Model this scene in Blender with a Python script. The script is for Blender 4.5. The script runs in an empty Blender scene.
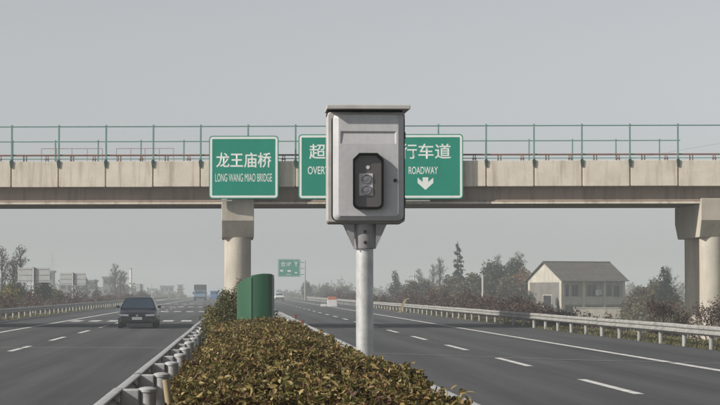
import bpy, math, random
import numpy as np
from mathutils import Vector, Matrix

R = math.radians
S = bpy.context.scene
COL = S.collection
random.seed(7)

# ------------------------------------------------------------------ camera, sky, sun, exposure
YAW = math.atan(123 / 2250)
PITCH = math.atan(89 / 2250)
cam_data = bpy.data.cameras.new('camera')
cam_data.sensor_width = 36
cam_data.lens = 36 * 2250 / 720
cam_data.clip_start = 0.5
cam_data.clip_end = 12000
cam = bpy.data.objects.new('camera', cam_data)
COL.objects.link(cam)
cam.location = (0, 0, 1.72)
cam.rotation_euler = (R(90) + PITCH, 0, -YAW)
S.camera = cam

SUN_DIR = Vector((1.5, 0.58, -1.0)).normalized()
ELEV = math.asin(-SUN_DIR.z)
AZ = math.atan2(-SUN_DIR.x, -SUN_DIR.y)          # clockwise from +Y
world = bpy.data.worlds.new('World')
S.world = world
world.use_nodes = True
wn, wl = world.node_tree.nodes, world.node_tree.links
wn.clear()
sky = wn.new('ShaderNodeTexSky')
sky.sky_type = 'NISHITA'
sky.sun_disc = False
sky.sun_elevation = ELEV
sky.sun_rotation = AZ % (2 * math.pi)
sky.air_density = 0.7
sky.dust_density = 1.0
sky.ozone_density = 1.0
hs = wn.new('ShaderNodeHueSaturation')
hs.inputs['Saturation'].default_value = 0.20
bg = wn.new('ShaderNodeBackground')
bg.inputs['Strength'].default_value = 0.09
wo = wn.new('ShaderNodeOutputWorld')
wl.new(sky.outputs[0], hs.inputs['Color'])
wl.new(hs.outputs[0], bg.inputs['Color'])
wl.new(bg.outputs[0], wo.inputs['Surface'])

sun_data = bpy.data.lights.new('sun', 'SUN')
sun_data.energy = 4.3
sun_data.angle = R(0.8)
sun_data.color = (1.0, 0.93, 0.84)
sun = bpy.data.objects.new('sun', sun_data)
COL.objects.link(sun)
sun.rotation_euler = SUN_DIR.to_track_quat('-Z', 'Y').to_euler()
sun.location = (-30, -10, 40)

S.view_settings.view_transform = 'Standard'
S.view_settings.look = 'None'
S.view_settings.gamma = 1
S.view_settings.exposure = 0.27
S.render.engine = 'CYCLES'
S.cycles.max_bounces = 6
S.cycles.volume_bounces = 1
S.cycles.use_denoising = True

# ------------------------------------------------------------------ helpers
class MB:
    """Collects simple shapes and links them as one mesh object."""
    def __init__(s):
        s.v, s.f, s.mi, s.cur = [], [], [], 0
    def add(s, verts, faces):
        o = len(s.v)
        s.v += [tuple(p) for p in verts]
        s.f += [tuple(i + o for i in f) for f in faces]
        s.mi += [s.cur] * len(faces)
        return s
    def box(s, x0, x1, y0, y1, z0, z1):
        return s.add([(x0, y0, z0), (x1, y0, z0), (x1, y1, z0), (x0, y1, z0), (x0, y0, z1), (x1, y0, z1), (x1, y1, z1), (x0, y1, z1)],
                     [(0, 3, 2, 1), (4, 5, 6, 7), (0, 1, 5, 4), (1, 2, 6, 5), (2, 3, 7, 6), (3, 0, 4, 7)])
    def tube(s, p0, p1, r0, r1=None, n=10, caps=True):
        r1 = r0 if r1 is None else r1
        p0, p1 = Vector(p0), Vector(p1)
        d = (p1 - p0).normalized()
        a = d.orthogonal().normalized(); b = d.cross(a)
        vs = []
        for p, r in ((p0, r0), (p1, r1)):
            for k in range(n):
                t = 2 * math.pi * k / n
                vs.append(p + a * (r * math.cos(t)) + b * (r * math.sin(t)))
        fs = [(k, (k + 1) % n, n + (k + 1) % n, n + k) for k in range(n)]
        if caps:
            fs += [tuple(range(n - 1, -1, -1)), tuple(range(n, 2 * n))]
        return s.add(vs, fs)
    def lathe(s, prof, n=20, cx=0, cy=0):
        vs, fs = [], []
        for r, z in prof:
            for k in range(n):
                t = 2 * math.pi * k / n
                vs.append((cx + r * math.cos(t), cy + r * math.sin(t), z))
        for i in range(len(prof) - 1):
            for k in range(n):
                fs.append((i * n + k, i * n + (k + 1) % n, (i + 1) * n + (k + 1) % n, (i + 1) * n + k))
        fs += [tuple(range(n - 1, -1, -1)), tuple(range((len(prof) - 1) * n, len(prof) * n))]
        return s.add(vs, fs)
    def loft(s, rings, cap=True):
        n = len(rings[0]); vs = [p for r in rings for p in r]; fs = []
        for i in range(len(rings) - 1):
            for k in range(n):
                fs.append((i * n + k, i * n + (k + 1) % n, (i + 1) * n + (k + 1) % n, (i + 1) * n + k))
        if cap:
            fs += [tuple(range(n - 1, -1, -1)), tuple(range((len(rings) - 1) * n, len(rings) * n))]
        return s.add(vs, fs)
    def prism_xz(s, pts, y0, y1):
        """polygon in x,z (counter-clockwise seen from -Y) from y0 (front) to y1."""
        n = len(pts)
        vs = [(x, y0, z) for x, z in pts] + [(x, y1, z) for x, z in pts]
        fs = [tuple(range(n)), tuple(range(2 * n - 1, n - 1, -1))]
        fs += [((k + 1) % n, k, n + k, n + (k + 1) % n) for k in range(n)]
        return s.add(vs, fs)
    def build(s, name, mats, parent=None, smooth=None, bevel=0, seg=2, loc=None):
        me = bpy.data.meshes.new(name)
        me.from_pydata(s.v, [], s.f)
        mats = mats if isinstance(mats, (list, tuple)) else [mats]
        for m in mats: me.materials.append(m)
        if len(mats) > 1: me.polygons.foreach_set('material_index', s.mi)
        me.validate(); me.update()
        if smooth:
            me.polygons.foreach_set('use_smooth', [True] * len(me.polygons))
            me.set_sharp_from_angle(angle=R(smooth))
        o = bpy.data.objects.new(name, me)
        COL.objects.link(o)
        if parent: o.parent = parent
        if loc: o.location = loc
        if bevel:
            b = o.modifiers.new('soft_edges', 'BEVEL')
            b.width = bevel; b.segments = seg; b.limit_method = 'ANGLE'; b.angle_limit = R(35)
        return o

def tag(o, label=None, cat=None, group=None, kind=None):
    if label: o['label'] = label
    if cat: o['category'] = cat
    if group: o['group'] = group
    if kind: o['kind'] = kind
    return o

def empty(name, loc, rz=0, label=None, cat=None, group=None):
    o = bpy.data.objects.new(name, None)
    o.empty_display_size = 0.3
    COL.objects.link(o)
    o.location = loc; o.rotation_euler = (0, 0, rz)
    return tag(o, label, cat, group)

def dup(o, parent=None, loc=None, rot=None):
    c = o.copy(); COL.objects.link(c)
    if parent is not None: c.parent = parent
    if loc is not None: c.location = loc
    if rot is not None: c.rotation_euler = rot
    return c

def dup_tree(o, loc, rz, scale, label, group=None):
    r = o.copy(); COL.objects.link(r)
    r.location = loc; r.rotation_euler = (0, 0, rz); r.scale = scale
    r['label'] = label
    if group: r['group'] = group
    for ch in list(o.children):
        c = ch.copy(); COL.objects.link(c); c.parent = r
        for g in list(ch.children):
            d = g.copy(); COL.objects.link(d); d.parent = c
    return r

# ------------------------------------------------------------------ materials
def mat(name, col, rough=0.7, var=0.15, scale=4.0, metal=0.0, bump=0.0, bscale=None, stretch=(1, 1, 1), col2=None, spec=0.4, detail=6, fine=0.0, coat=0.0, world=False):
    """Colour broken up by noise between col and col2 (or darker col), optional fine relief."""
    m = bpy.data.materials.new(name)
    m.use_nodes = True
    nt = m.node_tree; n, l = nt.nodes, nt.links
    b = n['Principled BSDF']
    b.inputs['Roughness'].default_value = rough
    b.inputs['Metallic'].default_value = metal
    b.inputs['Specular IOR Level'].default_value = spec
    b.inputs['Coat Weight'].default_value = coat
    tc = n.new('ShaderNodeTexCoord')
    co = n.new('ShaderNodeNewGeometry').outputs['Position'] if world else tc.outputs['Object']
    mp = n.new('ShaderNodeMapping'); mp.inputs['Scale'].default_value = stretch
    l.new(co, mp.inputs['Vector'])
    no = n.new('ShaderNodeTexNoise'); no.inputs['Scale'].default_value = scale; no.inputs['Detail'].default_value = detail
    no.inputs['Roughness'].default_value = 0.62
    l.new(mp.outputs[0], no.inputs['Vector'])
    rp = n.new('ShaderNodeValToRGB')
    c2 = col2 if col2 else tuple(c * (1 - 2.2 * var) for c in col)
    rp.color_ramp.elements[0].position = 0.32; rp.color_ramp.elements[1].position = 0.68
    rp.color_ramp.elements[0].color = (*[max(0, c) for c in c2], 1); rp.color_ramp.elements[1].color = (*col, 1)
    l.new(no.outputs['Fac'], rp.inputs['Fac'])
    out = rp.outputs['Color']
    if fine:
        n2 = n.new('ShaderNodeTexNoise'); n2.inputs['Scale'].default_value = scale * 22; n2.inputs['Detail'].default_value = 3
        l.new(co, n2.inputs['Vector'])
        mr = n.new('ShaderNodeMapRange'); mr.inputs['To Min'].default_value = 1 - fine; mr.inputs['To Max'].default_value = 1 + fine
        mr.inputs['From Min'].default_value = 0.3; mr.inputs['From Max'].default_value = 0.7
        l.new(n2.outputs['Fac'], mr.inputs['Value'])
        mx = n.new('ShaderNodeMix'); mx.data_type = 'RGBA'; mx.blend_type = 'MULTIPLY'; mx.inputs['Factor'].default_value = 1
        l.new(out, mx.inputs['A']); l.new(mr.outputs[0], mx.inputs['B'])
        out = mx.outputs['Result']
    l.new(out, b.inputs['Base Color'])
    if bump:
        nb = n.new('ShaderNodeTexNoise'); nb.inputs['Scale'].default_value = bscale or scale * 8; nb.inputs['Detail'].default_value = 4
        l.new(tc.outputs['Object'], nb.inputs['Vector'])
        bp = n.new('ShaderNodeBump'); bp.inputs['Strength'].default_value = bump; bp.inputs['Distance'].default_value = 0.02
        l.new(nb.outputs['Fac'], bp.inputs['Height']); l.new(bp.outputs[0], b.inputs['Normal'])
    return m

def leaf_mat(name, stops, rough=0.55, trans=0.25):
    """Leaf colour picked per leaf from a ramp by the random 'tint' stored on the mesh."""
    m = bpy.data.materials.new(name); m.use_nodes = True
    nt = m.node_tree; n, l = nt.nodes, nt.links
    b = n['Principled BSDF']; b.inputs['Roughness'].default_value = rough; b.inputs['Specular IOR Level'].default_value = 0.35
    at = n.new('ShaderNodeAttribute'); at.attribute_name = 'tint'
    rp = n.new('ShaderNodeValToRGB')
    els = rp.color_ramp.elements
    while len(els) < len(stops): els.new(0.5)
    for e, (p, c) in zip(els, stops):
        e.position = p; e.color = (*c, 1)
    l.new(at.outputs['Fac'], rp.inputs['Fac']); l.new(rp.outputs[0], b.inputs['Base Color'])
    tr = n.new('ShaderNodeBsdfTranslucent'); l.new(rp.outputs[0], tr.inputs['Color'])
    mx = n.new('ShaderNodeMixShader'); mx.inputs[0].default_value = trans
    l.new(b.outputs[0], mx.inputs[1]); l.new(tr.outputs[0], mx.inputs[2])
    l.new(mx.outputs[0], n['Material Output'].inputs['Surface'])
    return m

def asphalt_mat():
    """Grey asphalt: grain, patches, paler polished wheel tracks along the lanes."""
    m = mat('asphalt', (0.078, 0.080, 0.085), 0.85, scale=0.22, col2=(0.056, 0.058, 0.062), stretch=(1, 0.25, 1), bump=0.25, bscale=60, fine=0.0, spec=0.25)
    nt = m.node_tree; n, l = nt.nodes, nt.links
    b = n['Principled BSDF']
    src = b.inputs['Base Color'].links[0].from_socket
    tc = n.new('ShaderNodeTexCoord')
    sp = n.new('ShaderNodeSeparateXYZ'); l.new(tc.outputs['Object'], sp.inputs[0])
    m1 = n.new('ShaderNodeMath'); m1.operation = 'MULTIPLY'; m1.inputs[1].default_value = 2 * math.pi / 1.875
    l.new(sp.outputs['X'], m1.inputs[0])
    m2 = n.new('ShaderNodeMath'); m2.operation = 'COSINE'; l.new(m1.outputs[0], m2.inputs[0])
    mr = n.new('ShaderNodeMapRange'); mr.inputs['From Min'].default_value = -1; mr.inputs['To Min'].default_value = 0.88; mr.inputs['To Max'].default_value = 1.10
    l.new(m2.outputs[0], mr.inputs['Value'])
    n2 = n.new('ShaderNodeTexNoise'); n2.inputs['Scale'].default_value = 9; n2.inputs['Detail'].default_value = 8; n2.inputs['Roughness'].default_value = 0.75
    l.new(tc.outputs['Object'], n2.inputs['Vector'])
    mr2 = n.new('ShaderNodeMapRange'); mr2.inputs['From Min'].default_value = 0.25; mr2.inputs['From Max'].default_value = 0.75
    mr2.inputs['To Min'].default_value = 0.78; mr2.inputs['To Max'].default_value = 1.2
    l.new(n2.outputs['Fac'], mr2.inputs['Value'])
    mu0 = n.new('ShaderNodeMath'); mu0.operation = 'MULTIPLY'; l.new(mr.outputs[0], mu0.inputs[0]); l.new(mr2.outputs[0], mu0.inputs[1])
    mp3 = n.new('ShaderNodeMapping'); mp3.inputs['Scale'].default_value = (2.6, 0.035, 1)
    l.new(tc.outputs['Object'], mp3.inputs['Vector'])
    n3 = n.new('ShaderNodeTexNoise'); n3.inputs['Scale'].default_value = 1; n3.inputs['Detail'].default_value = 5; n3.inputs['Roughness'].default_value = 0.65
    l.new(mp3.outputs[0], n3.inputs['Vector'])
    mr3 = n.new('ShaderNodeMapRange'); mr3.inputs['From Min'].default_value = 0.3; mr3.inputs['From Max'].default_value = 0.7
    mr3.inputs['To Min'].default_value = 0.80; mr3.inputs['To Max'].default_value = 1.18
    l.new(n3.outputs['Fac'], mr3.inputs['Value'])
    mu = n.new('ShaderNodeMath'); mu.operation = 'MULTIPLY'; l.new(mu0.outputs[0], mu.inputs[0]); l.new(mr3.outputs[0], mu.inputs[1])
    mx = n.new('ShaderNodeMix'); mx.data_type = 'RGBA'; mx.blend_type = 'MULTIPLY'; mx.inputs['Factor'].default_value = 1
    l.new(src, mx.inputs['A']); l.new(mu.outputs[0], mx.inputs['B'])
    l.new(mx.outputs['Result'], b.inputs['Base Color'])
    return m

def concrete_mat(name, base, stain, amount=0.5, rough=0.9, sc=(3.2, 3.2, 0.30), lo=0.50, hi=0.70):
    """Concrete with vertical run-down stains and mottling."""
    m = mat(name, base, rough, scale=0.9, var=0.09, bump=0.3 if rough > 0.8 else 0.03, bscale=14, fine=0.05, spec=0.2, world=True)
    nt = m.node_tree; n, l = nt.nodes, nt.links
    b = n['Principled BSDF']; src = b.inputs['Base Color'].links[0].from_socket
    tc = n.new('ShaderNodeTexCoord')
    mp = n.new('ShaderNodeMapping'); mp.inputs['Scale'].default_value = sc
    l.new(n.new('ShaderNodeNewGeometry').outputs['Position'], mp.inputs['Vector'])
    no = n.new('ShaderNodeTexNoise'); no.inputs['Scale'].default_value = 1.0; no.inputs['Detail'].default_value = 5; no.inputs['Roughness'].default_value = 0.6
    l.new(mp.outputs[0], no.inputs['Vector'])
    mr = n.new('ShaderNodeMapRange'); mr.inputs['From Min'].default_value = lo; mr.inputs['From Max'].default_value = hi
    mr.inputs['To Max'].default_value = amount
    l.new(no.outputs['Fac'], mr.inputs['Value'])
    mx = n.new('ShaderNodeMix'); mx.data_type = 'RGBA'
    l.new(mr.outputs[0], mx.inputs['Factor']); l.new(src, mx.inputs['A'])
    mx.inputs['B'].default_value = (*stain, 1)
    l.new(mx.outputs['Result'], b.inputs['Base Color'])
    return m

M = {}
M['asphalt'] = asphalt_mat()
M['paint'] = mat('road_paint', (0.76, 0.76, 0.74), 0.7, scale=2.2, col2=(0.36, 0.36, 0.355), fine=0.15, bump=0.1, world=True)
M['worn_paint'] = mat('worn_road_paint', (0.62, 0.62, 0.60), 0.75, scale=2, col2=(0.30, 0.30, 0.30), fine=0.15)
M['sealant'] = mat('joint_sealant', (0.21, 0.21, 0.20), 0.8, scale=3, col2=(0.11, 0.11, 0.11))
M['soil'] = mat('median_soil', (0.16, 0.125, 0.085), 0.95, scale=3, col2=(0.085, 0.07, 0.045), bump=0.6, bscale=20)
M['terrain'] = mat('field_ground', (0.19, 0.165, 0.085), 0.95, scale=0.12, col2=(0.09, 0.095, 0.045), bump=0.8, bscale=3, fine=0.25)
M['kerb'] = mat('kerb_concrete', (0.36, 0.35, 0.33), 0.9, scale=2, var=0.12, bump=0.2)
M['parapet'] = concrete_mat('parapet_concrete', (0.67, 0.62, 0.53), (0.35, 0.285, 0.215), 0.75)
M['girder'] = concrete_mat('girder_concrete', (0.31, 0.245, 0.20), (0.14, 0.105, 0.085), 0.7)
M['stain'] = concrete_mat('stained_concrete', (0.30, 0.225, 0.165), (0.16, 0.11, 0.08), 0.7)
M['pier'] = concrete_mat('pier_concrete', (0.50, 0.465, 0.40), (0.30, 0.26, 0.20), 0.5)
M['teal'] = mat('teal_rail_paint', (0.13, 0.27, 0.235), 0.6, scale=5, col2=(0.09, 0.20, 0.17), world=True)
M['teal_dark'] = mat('dark_green_foot', (0.02, 0.055, 0.045), 0.6, scale=6)
M['rust'] = mat('rusty_steel', (0.24, 0.125, 0.10), 0.85, scale=6, col2=(0.14, 0.08, 0.065), bump=0.2, world=True)
M['pale_rust'] = mat('pale_rusty_steel', (0.34, 0.25, 0.24), 0.85, scale=6, col2=(0.22, 0.16, 0.15))
M['sign_green'] = mat('sign_green', (0.004, 0.235, 0.165), 0.6, scale=1.2, col2=(0.003, 0.205, 0.142), spec=0.15)
M['sign_white'] = mat('sign_white', (0.74, 0.78, 0.76), 0.5, scale=3, var=0.04)
M['sign_back'] = mat('sign_back', (0.50, 0.52, 0.53), 0.5, scale=3, var=0.06)
M['galv'] = mat('galvanised_steel', (0.56, 0.57, 0.57), 0.48, scale=7, col2=(0.37, 0.375, 0.38), metal=0.3, fine=0.12, bump=0.06, world=True)
M['galv_dull'] = mat('dull_galvanised_steel', (0.40, 0.40, 0.38), 0.6, scale=1.6, col2=(0.25, 0.245, 0.225), metal=0.2, fine=0.08, world=True)
M['cab_paint'] = concrete_mat('cabinet_grey_paint', (0.53, 0.535, 0.55), (0.37, 0.365, 0.36), 0.4, 0.45, (16, 16, 1.2), 0.5, 0.8)
M['cab_side'] = mat('cabinet_shell_paint', (0.50, 0.49, 0.47), 0.5, scale=4, col2=(0.36, 0.35, 0.33), fine=0.04)
M['collar'] = mat('grey_bracket_steel', (0.33, 0.33, 0.335), 0.55, scale=6, col2=(0.25, 0.25, 0.255), metal=0.2)
M['black'] = mat('black_rubber', (0.008, 0.008, 0.009), 0.7, scale=8, spec=0.12)
M['lens_glass'] = mat('dark_window_glass', (0.105, 0.098, 0.095), 0.12, scale=3, col2=(0.08, 0.075, 0.075), spec=0.6)
M['lens'] = mat('lens_glass', (0.20, 0.20, 0.225), 0.08, scale=6, spec=0.8)
M['plate_grey'] = mat('grey_plate', (0.58, 0.58, 0.58), 0.5, scale=9, var=0.08)
M['dark_metal'] = mat('dark_bolt_steel', (0.05, 0.05, 0.05), 0.5, metal=0.6)
M['green_plastic'] = mat('green_fibreglass', (0.014, 0.082, 0.036), 0.42, scale=1.5, col2=(0.010, 0.058, 0.026), stretch=(1, 1, 0.3), spec=0.5, bump=0.08)
M['bark'] = mat('bark', (0.085, 0.07, 0.055), 0.95, scale=6, var=0.2, bump=0.4)
M['twig'] = mat('twig', (0.10, 0.07, 0.05), 0.9, scale=6, var=0.2)
M['stake'] = mat('weathered_timber', (0.40, 0.33, 0.20), 0.85, scale=5, col2=(0.22, 0.17, 0.10), stretch=(1, 1, 0.2))
M['pole_concrete'] = mat('pole_concrete', (0.48, 0.47, 0.45), 0.85, scale=3, var=0.1)
M['wire'] = mat('wire', (0.03, 0.03, 0.03), 0.6)
M['tyre'] = mat('tyre_rubber', (0.018, 0.018, 0.019), 0.8, scale=10)
M['car_paint'] = mat('blue_black_car_paint', (0.011, 0.015, 0.028), 0.3, scale=2, col2=(0.008, 0.011, 0.021), spec=0.45, coat=0.3)
M['car_glass'] = mat('car_glass', (0.040, 0.062, 0.095), 0.06, scale=1, spec=0.9)
M['car_trim'] = mat('black_car_trim', (0.014, 0.014, 0.016), 0.5, scale=6)
M['chrome'] = mat('chrome', (0.5, 0.5, 0.5), 0.2, metal=0.9)
M['lamp_glass'] = mat('headlamp_glass', (0.36, 0.38, 0.41), 0.12, scale=12, col2=(0.20, 0.21, 0.23), spec=0.9)
M['plate'] = mat('number_plate', (0.38, 0.39, 0.39), 0.5, scale=14, col2=(0.22, 0.24, 0.27))
M['truck_blue'] = mat('pale_blue_cab_paint', (0.16, 0.33, 0.46), 0.4, scale=2)
M['van_blue'] = mat('blue_van_paint', (0.04, 0.16, 0.38), 0.4, scale=2)
M['tarp'] = mat('dark_tarpaulin', (0.055, 0.055, 0.06), 0.8, scale=2)
M['white_paint'] = mat('white_paint', (0.70, 0.70, 0.69), 0.5, scale=2, var=0.06)
M['orange_paint'] = mat('faded_orange_paint', (0.52, 0.17, 0.09), 0.6, scale=3, var=0.1)
M['house_white'] = concrete_mat('white_render', (0.52, 0.49, 0.42), (0.27, 0.25, 0.215), 0.6, 0.9, (1.6, 1.6, 0.25), 0.48, 0.75)
M['house_grey'] = concrete_mat('grey_render', (0.46, 0.44, 0.40), (0.27, 0.255, 0.225), 0.6, 0.9, (1.6, 1.6, 0.25), 0.45, 0.7)
M['tiles'] = mat('brown_roof_tiles', (0.155, 0.138, 0.122), 0.9, scale=1.5, col2=(0.095, 0.085, 0.078), stretch=(3, 0.5, 0.5))
M['win_dark'] = mat('dark_window', (0.025, 0.027, 0.03), 0.2, scale=1, spec=0.6)
M['laundry'] = mat('pale_laundry', (0.60, 0.66, 0.74), 0.9, scale=3)
M['factory'] = mat('factory_wall', (0.20, 0.20, 0.205), 0.9, scale=0.15, var=0.08)
M['factory_pale'] = mat('pale_factory_wall', (0.50, 0.50, 0.50), 0.9, scale=0.15, var=0.06)
M['reflector'] = mat('red_reflector', (0.24, 0.075, 0.05), 0.5)

M['hedge_leaf'] = leaf_mat('hedge_leaves', [(0.0, (0.0530, 0.0244, 0.0151)), (0.16, (0.1120, 0.0466, 0.0261)), (0.30, (0.1120, 0.0798, 0.0301)), (0.48, (0.1002, 0.0997, 0.0261)),
                                            (0.66, (0.1710, 0.1384, 0.0402)), (0.82, (0.2594, 0.1939, 0.0653)), (0.93, (0.2240, 0.1108, 0.0553)), (1.0, (0.4245, 0.3324, 0.1508))], 0.58, 0.2)
M['shrub_green'] = leaf_mat('clipped_shrub_leaves', [(0.0, (0.035, 0.040, 0.012)), (0.4, (0.075, 0.080, 0.020)), (0.75, (0.14, 0.125, 0.035)), (1.0, (0.20, 0.155, 0.05))])
M['olive'] = leaf_mat('olive_leaves', [(0.0, (0.058, 0.052, 0.028)), (0.5, (0.105, 0.092, 0.046)), (1.0, (0.16, 0.13, 0.068))])
M['darkgreen'] = leaf_mat('dark_green_leaves', [(0.0, (0.030, 0.036, 0.020)), (0.6, (0.058, 0.064, 0.032)), (1.0, (0.095, 0.092, 0.046))])
M['orange_leaf'] = leaf_mat('orange_brown_leaves', [(0.0, (0.12, 0.060, 0.026)), (0.6, (0.21, 0.115, 0.048)), (1.0, (0.29, 0.18, 0.075))])
M['maroon'] = leaf_mat('maroon_leaves', [(0.0, (0.062, 0.032, 0.030)), (0.5, (0.100, 0.064, 0.056)), (0.85, (0.125, 0.094, 0.066)), (1.0, (0.18, 0.13, 0.08))], 0.7)
M['yellowgreen'] = leaf_mat('yellow_green_leaves', [(0.0, (0.08, 0.085, 0.02)), (0.6, (0.17, 0.155, 0.04)), (1.0, (0.25, 0.20, 0.06))])
M['conifer'] = leaf_mat('conifer_needles', [(0.0, (0.014, 0.022, 0.014)), (0.6, (0.028, 0.040, 0.020)), (1.0, (0.050, 0.058, 0.028))])
M['drygrass'] = leaf_mat('dry_grass', [(0.0, (0.06, 0.065, 0.028)), (0.5, (0.12, 0.115, 0.05)), (1.0, (0.21, 0.18, 0.09))])
M['barecrown'] = leaf_mat('bare_branch_tips', [(0.0, (0.05, 0.042, 0.036)), (1.0, (0.10, 0.085, 0.068))], 0.9)

# ------------------------------------------------------------------ leaf meshes (numpy)
def np_mesh(name, verts, quads, tint, m, parent=None):
    me = bpy.data.meshes.new(name)
    nv, nq = len(verts), len(quads)
    me.vertices.add(nv); me.vertices.foreach_set('co', np.asarray(verts, np.float32).ravel())
    me.loops.add(nq * 4); me.loops.foreach_set('vertex_index', np.asarray(quads, np.int32).ravel())
    me.polygons.add(nq)
    me.polygons.foreach_set('loop_start', np.arange(0, nq * 4, 4, dtype=np.int32))
    me.polygons.foreach_set('loop_total', np.full(nq, 4, np.int32))
    a = me.attributes.new('tint', 'FLOAT', 'POINT')
    a.data.foreach_set('value', np.asarray(tint, np.float32))
    me.materials.append(m)
    me.update(calc_edges=True)
    o = bpy.data.objects.new(name, me); COL.objects.link(o)
    if parent: o.parent = parent
    return o

def leaves(rng, pts, nrm, length, width, tilt=0.8, tint=None, fold=True):
    """Leaf quads at pts: each leaf lies roughly across nrm, tilted by a random amount, folded on its midrib."""
    n = len(pts)
    rnd = rng.normal(size=(n, 3))
    nn = nrm + tilt * rnd
    nn /= np.linalg.norm(nn, axis=1, keepdims=True) + 1e-9
    d = np.cross(nn, rng.normal(size=(n, 3))); d /= np.linalg.norm(d, axis=1, keepdims=True) + 1e-9
    s = np.cross(nn, d)
    L = (length * rng.uniform(0.6, 1.35, n))[:, None]; W = (width * rng.uniform(0.6, 1.3, n))[:, None]
    base, tip = pts - d * L * 0.5, pts + d * L * 0.5 - nn * L * 0.10
    mid = pts + nn * (0.0 if not fold else 0.0)
    e1 = mid + s * W * 0.5 + nn * W * 0.22; e2 = mid - s * W * 0.5 + nn * W * 0.22
    if tint is None: tint = rng.uniform(0, 1, n)
    if not fold:
        v = np.stack([base, e1, tip, e2], 1).reshape(-1, 3)
        q = np.arange(n * 4).reshape(n, 4)
        return v, q, np.repeat(tint, 4)
    axis = tip - base
    droop = nn * L * 0.06
    a1 = base + axis * 0.28 + s * W * 0.46 + nn * W * 0.18 + droop; a2 = base + axis * 0.68 + s * W * 0.40 + nn * W * 0.16 + droop
    b1 = base + axis * 0.28 - s * W * 0.46 + nn * W * 0.18 + droop; b2 = base + axis * 0.68 - s * W * 0.40 + nn * W * 0.16 + droop
    # two halves sharing the midrib
    v = np.stack([base, a1, a2, tip, b1, b2], 1).reshape(-1, 3)
    k = np.arange(n)[:, None] * 6
    q = np.concatenate([k + np.array([[0, 1, 2, 3]]), k + np.array([[0, 3, 5, 4]])], 0)
    return v, q, np.repeat(tint, 6)

def blob_points(rng, blobs, n, shell=0.55):
    """Random points through ellipsoid blobs, denser near the skin; with outward normals."""
    vol = np.array([b[1][0] * b[1][1] * b[1][2] for b in blobs]) ** 0.75
    idx = rng.choice(len(blobs), n, p=vol / vol.sum())
    c = np.array([b[0] for b in blobs])[idx]; r = np.array([b[1] for b in blobs])[idx]
    u = rng.normal(size=(n, 3)); u /= np.linalg.norm(u, axis=1, keepdims=True)
    rad = shell + (1.06 - shell) * rng.uniform(0, 1, n) ** 0.6
    bump = 1 + 0.16 * np.sin(5 * u[:, 0] + 7 * u[:, 2] + idx) + 0.1 * rng.normal(size=n)
    return c + u * r * (rad * bump)[:, None], u

# ------------------------------------------------------------------ setting: terrain, roads
def terrain_z(x):
    a = abs(x - 0.4)
    if a < 15.2: return -0.06
    t = min(1.0, (a - 15.2) / 7.5)
    return -0.06 - 2.34 * (t * t * (3 - 2 * t))

xs = [-1450, -900, -500, -250, -120, -70, -45, -34, -28, -23, -21, -19, -17.5, -16, -15, -13, -6, 0.4, 7, 13.5, 15.5, 16.5, 18, 19.5, 21.5, 23.5, 28, 34, 45, 70, 120, 250, 500, 900, 1450]
ys = [-35, 0, 20, 40, 60, 80, 100, 120, 140, 160, 190, 220, 260, 300, 350, 400, 470, 560, 700, 900, 1200, 1700, 2300, 3000]
g = MB()
rg = random.Random(3)
tv = [(x, y, terrain_z(x) + (rg.uniform(-0.12, 0.12) if abs(x) > 17 else 0)) for y in ys for x in xs]
nx = len(xs)
g.add(tv, [(j * nx + i, j * nx + i + 1, (j + 1) * nx + i + 1, (j + 1) * nx + i) for j in range(len(ys) - 1) for i in range(nx - 1)])
tag(g.build('ground', M['terrain'], smooth=60), kind='structure')

def road(name, x0, x1):
    b = MB().box(x0, x1, -30, 1500, -0.25, 0.0)
    return tag(b.build(name, M['asphalt']), kind='structure')
road_l = road('road_oncoming', -13.75, -1.75)
road_r = road('road_outgoing', 2.65, 14.0)
tag(MB().box(-1.6, 2.5, -30, 1500, -0.25, 0.10).build('median_ground', M['soil']), kind='structure')
for nm, a, b_ in (('kerb', -1.75, -1.6), ('kerb', 2.5, 2.65)):
    kb = tag(MB().box(a, b_, -30, 700, -0.25, 0.13).build(nm, M['kerb'], bevel=0.02), kind='structure')

def sheet(x0, x1, y0, y1, z=0.004):
    return MB().add([(x0, y0, z), (x1, y0, z), (x1, y1, z), (x0, y1, z)], [(0, 1, 2, 3)])
sheet(10.40, 10.62, -20, 1200).build('edge_line', M['paint'], road_r)
sheet(-10.06, -9.84, -20, 1200).build('edge_line', M['paint'], road_l)
dash = MB().add([(-0.09, -3.2, 0.004), (0.09, -3.2, 0.004), (0.09, 3.2, 0.004), (-0.09, 3.2, 0.004)], [(0, 1, 2, 3)]).build('lane_dash', M['paint'], road_r, loc=(6.74, 40.7 - 14.2, 0))
for k in range(38):
    if k: dup(dash, road_r, (6.74, 40.7 + 14.2 * (k - 1), 0))
    dup(dash, road_l, (-6.52, 54.3 + 14.2 * (k - 1), 0))
# rows of short bars across the oncoming lanes
bar = MB().add([(-0.30, -2.6, 0.006), (0.30, -2.6, 0.006), (0.30, 2.6, 0.006), (-0.30, 2.6, 0.006)], [(0, 1, 2, 3)]).build('slow_down_bar', M['paint'], road_l, loc=(-9.3, 132, 0))
first = True
for yy in (132, 193, 250, 310):
    for k in range(7):
        if first: first = False; continue
        dup(bar, road_l, (-9.3 + 1.06 * k, yy, 0))
# pale sealed joints across the carriageways
MB().add([(-13.7, 69.3, 0.008), (-1.8, 68.2, 0.008), (-1.8, 68.7, 0.008), (-13.7, 69.85, 0.008)], [(0, 1, 2, 3)]).build('sealed_joint', M['sealant'], road_l)
MB().add([(2.7, 64.0, 0.008), (8.2, 56.2, 0.008), (13.9, 50.6, 0.008), (13.9, 51.0, 0.008), (8.2, 56.65, 0.008), (2.7, 64.5, 0.008)], [(0, 1, 4, 5), (1, 2, 3, 4)]).build('sealed_joint', M['sealant'], road_r)

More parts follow.
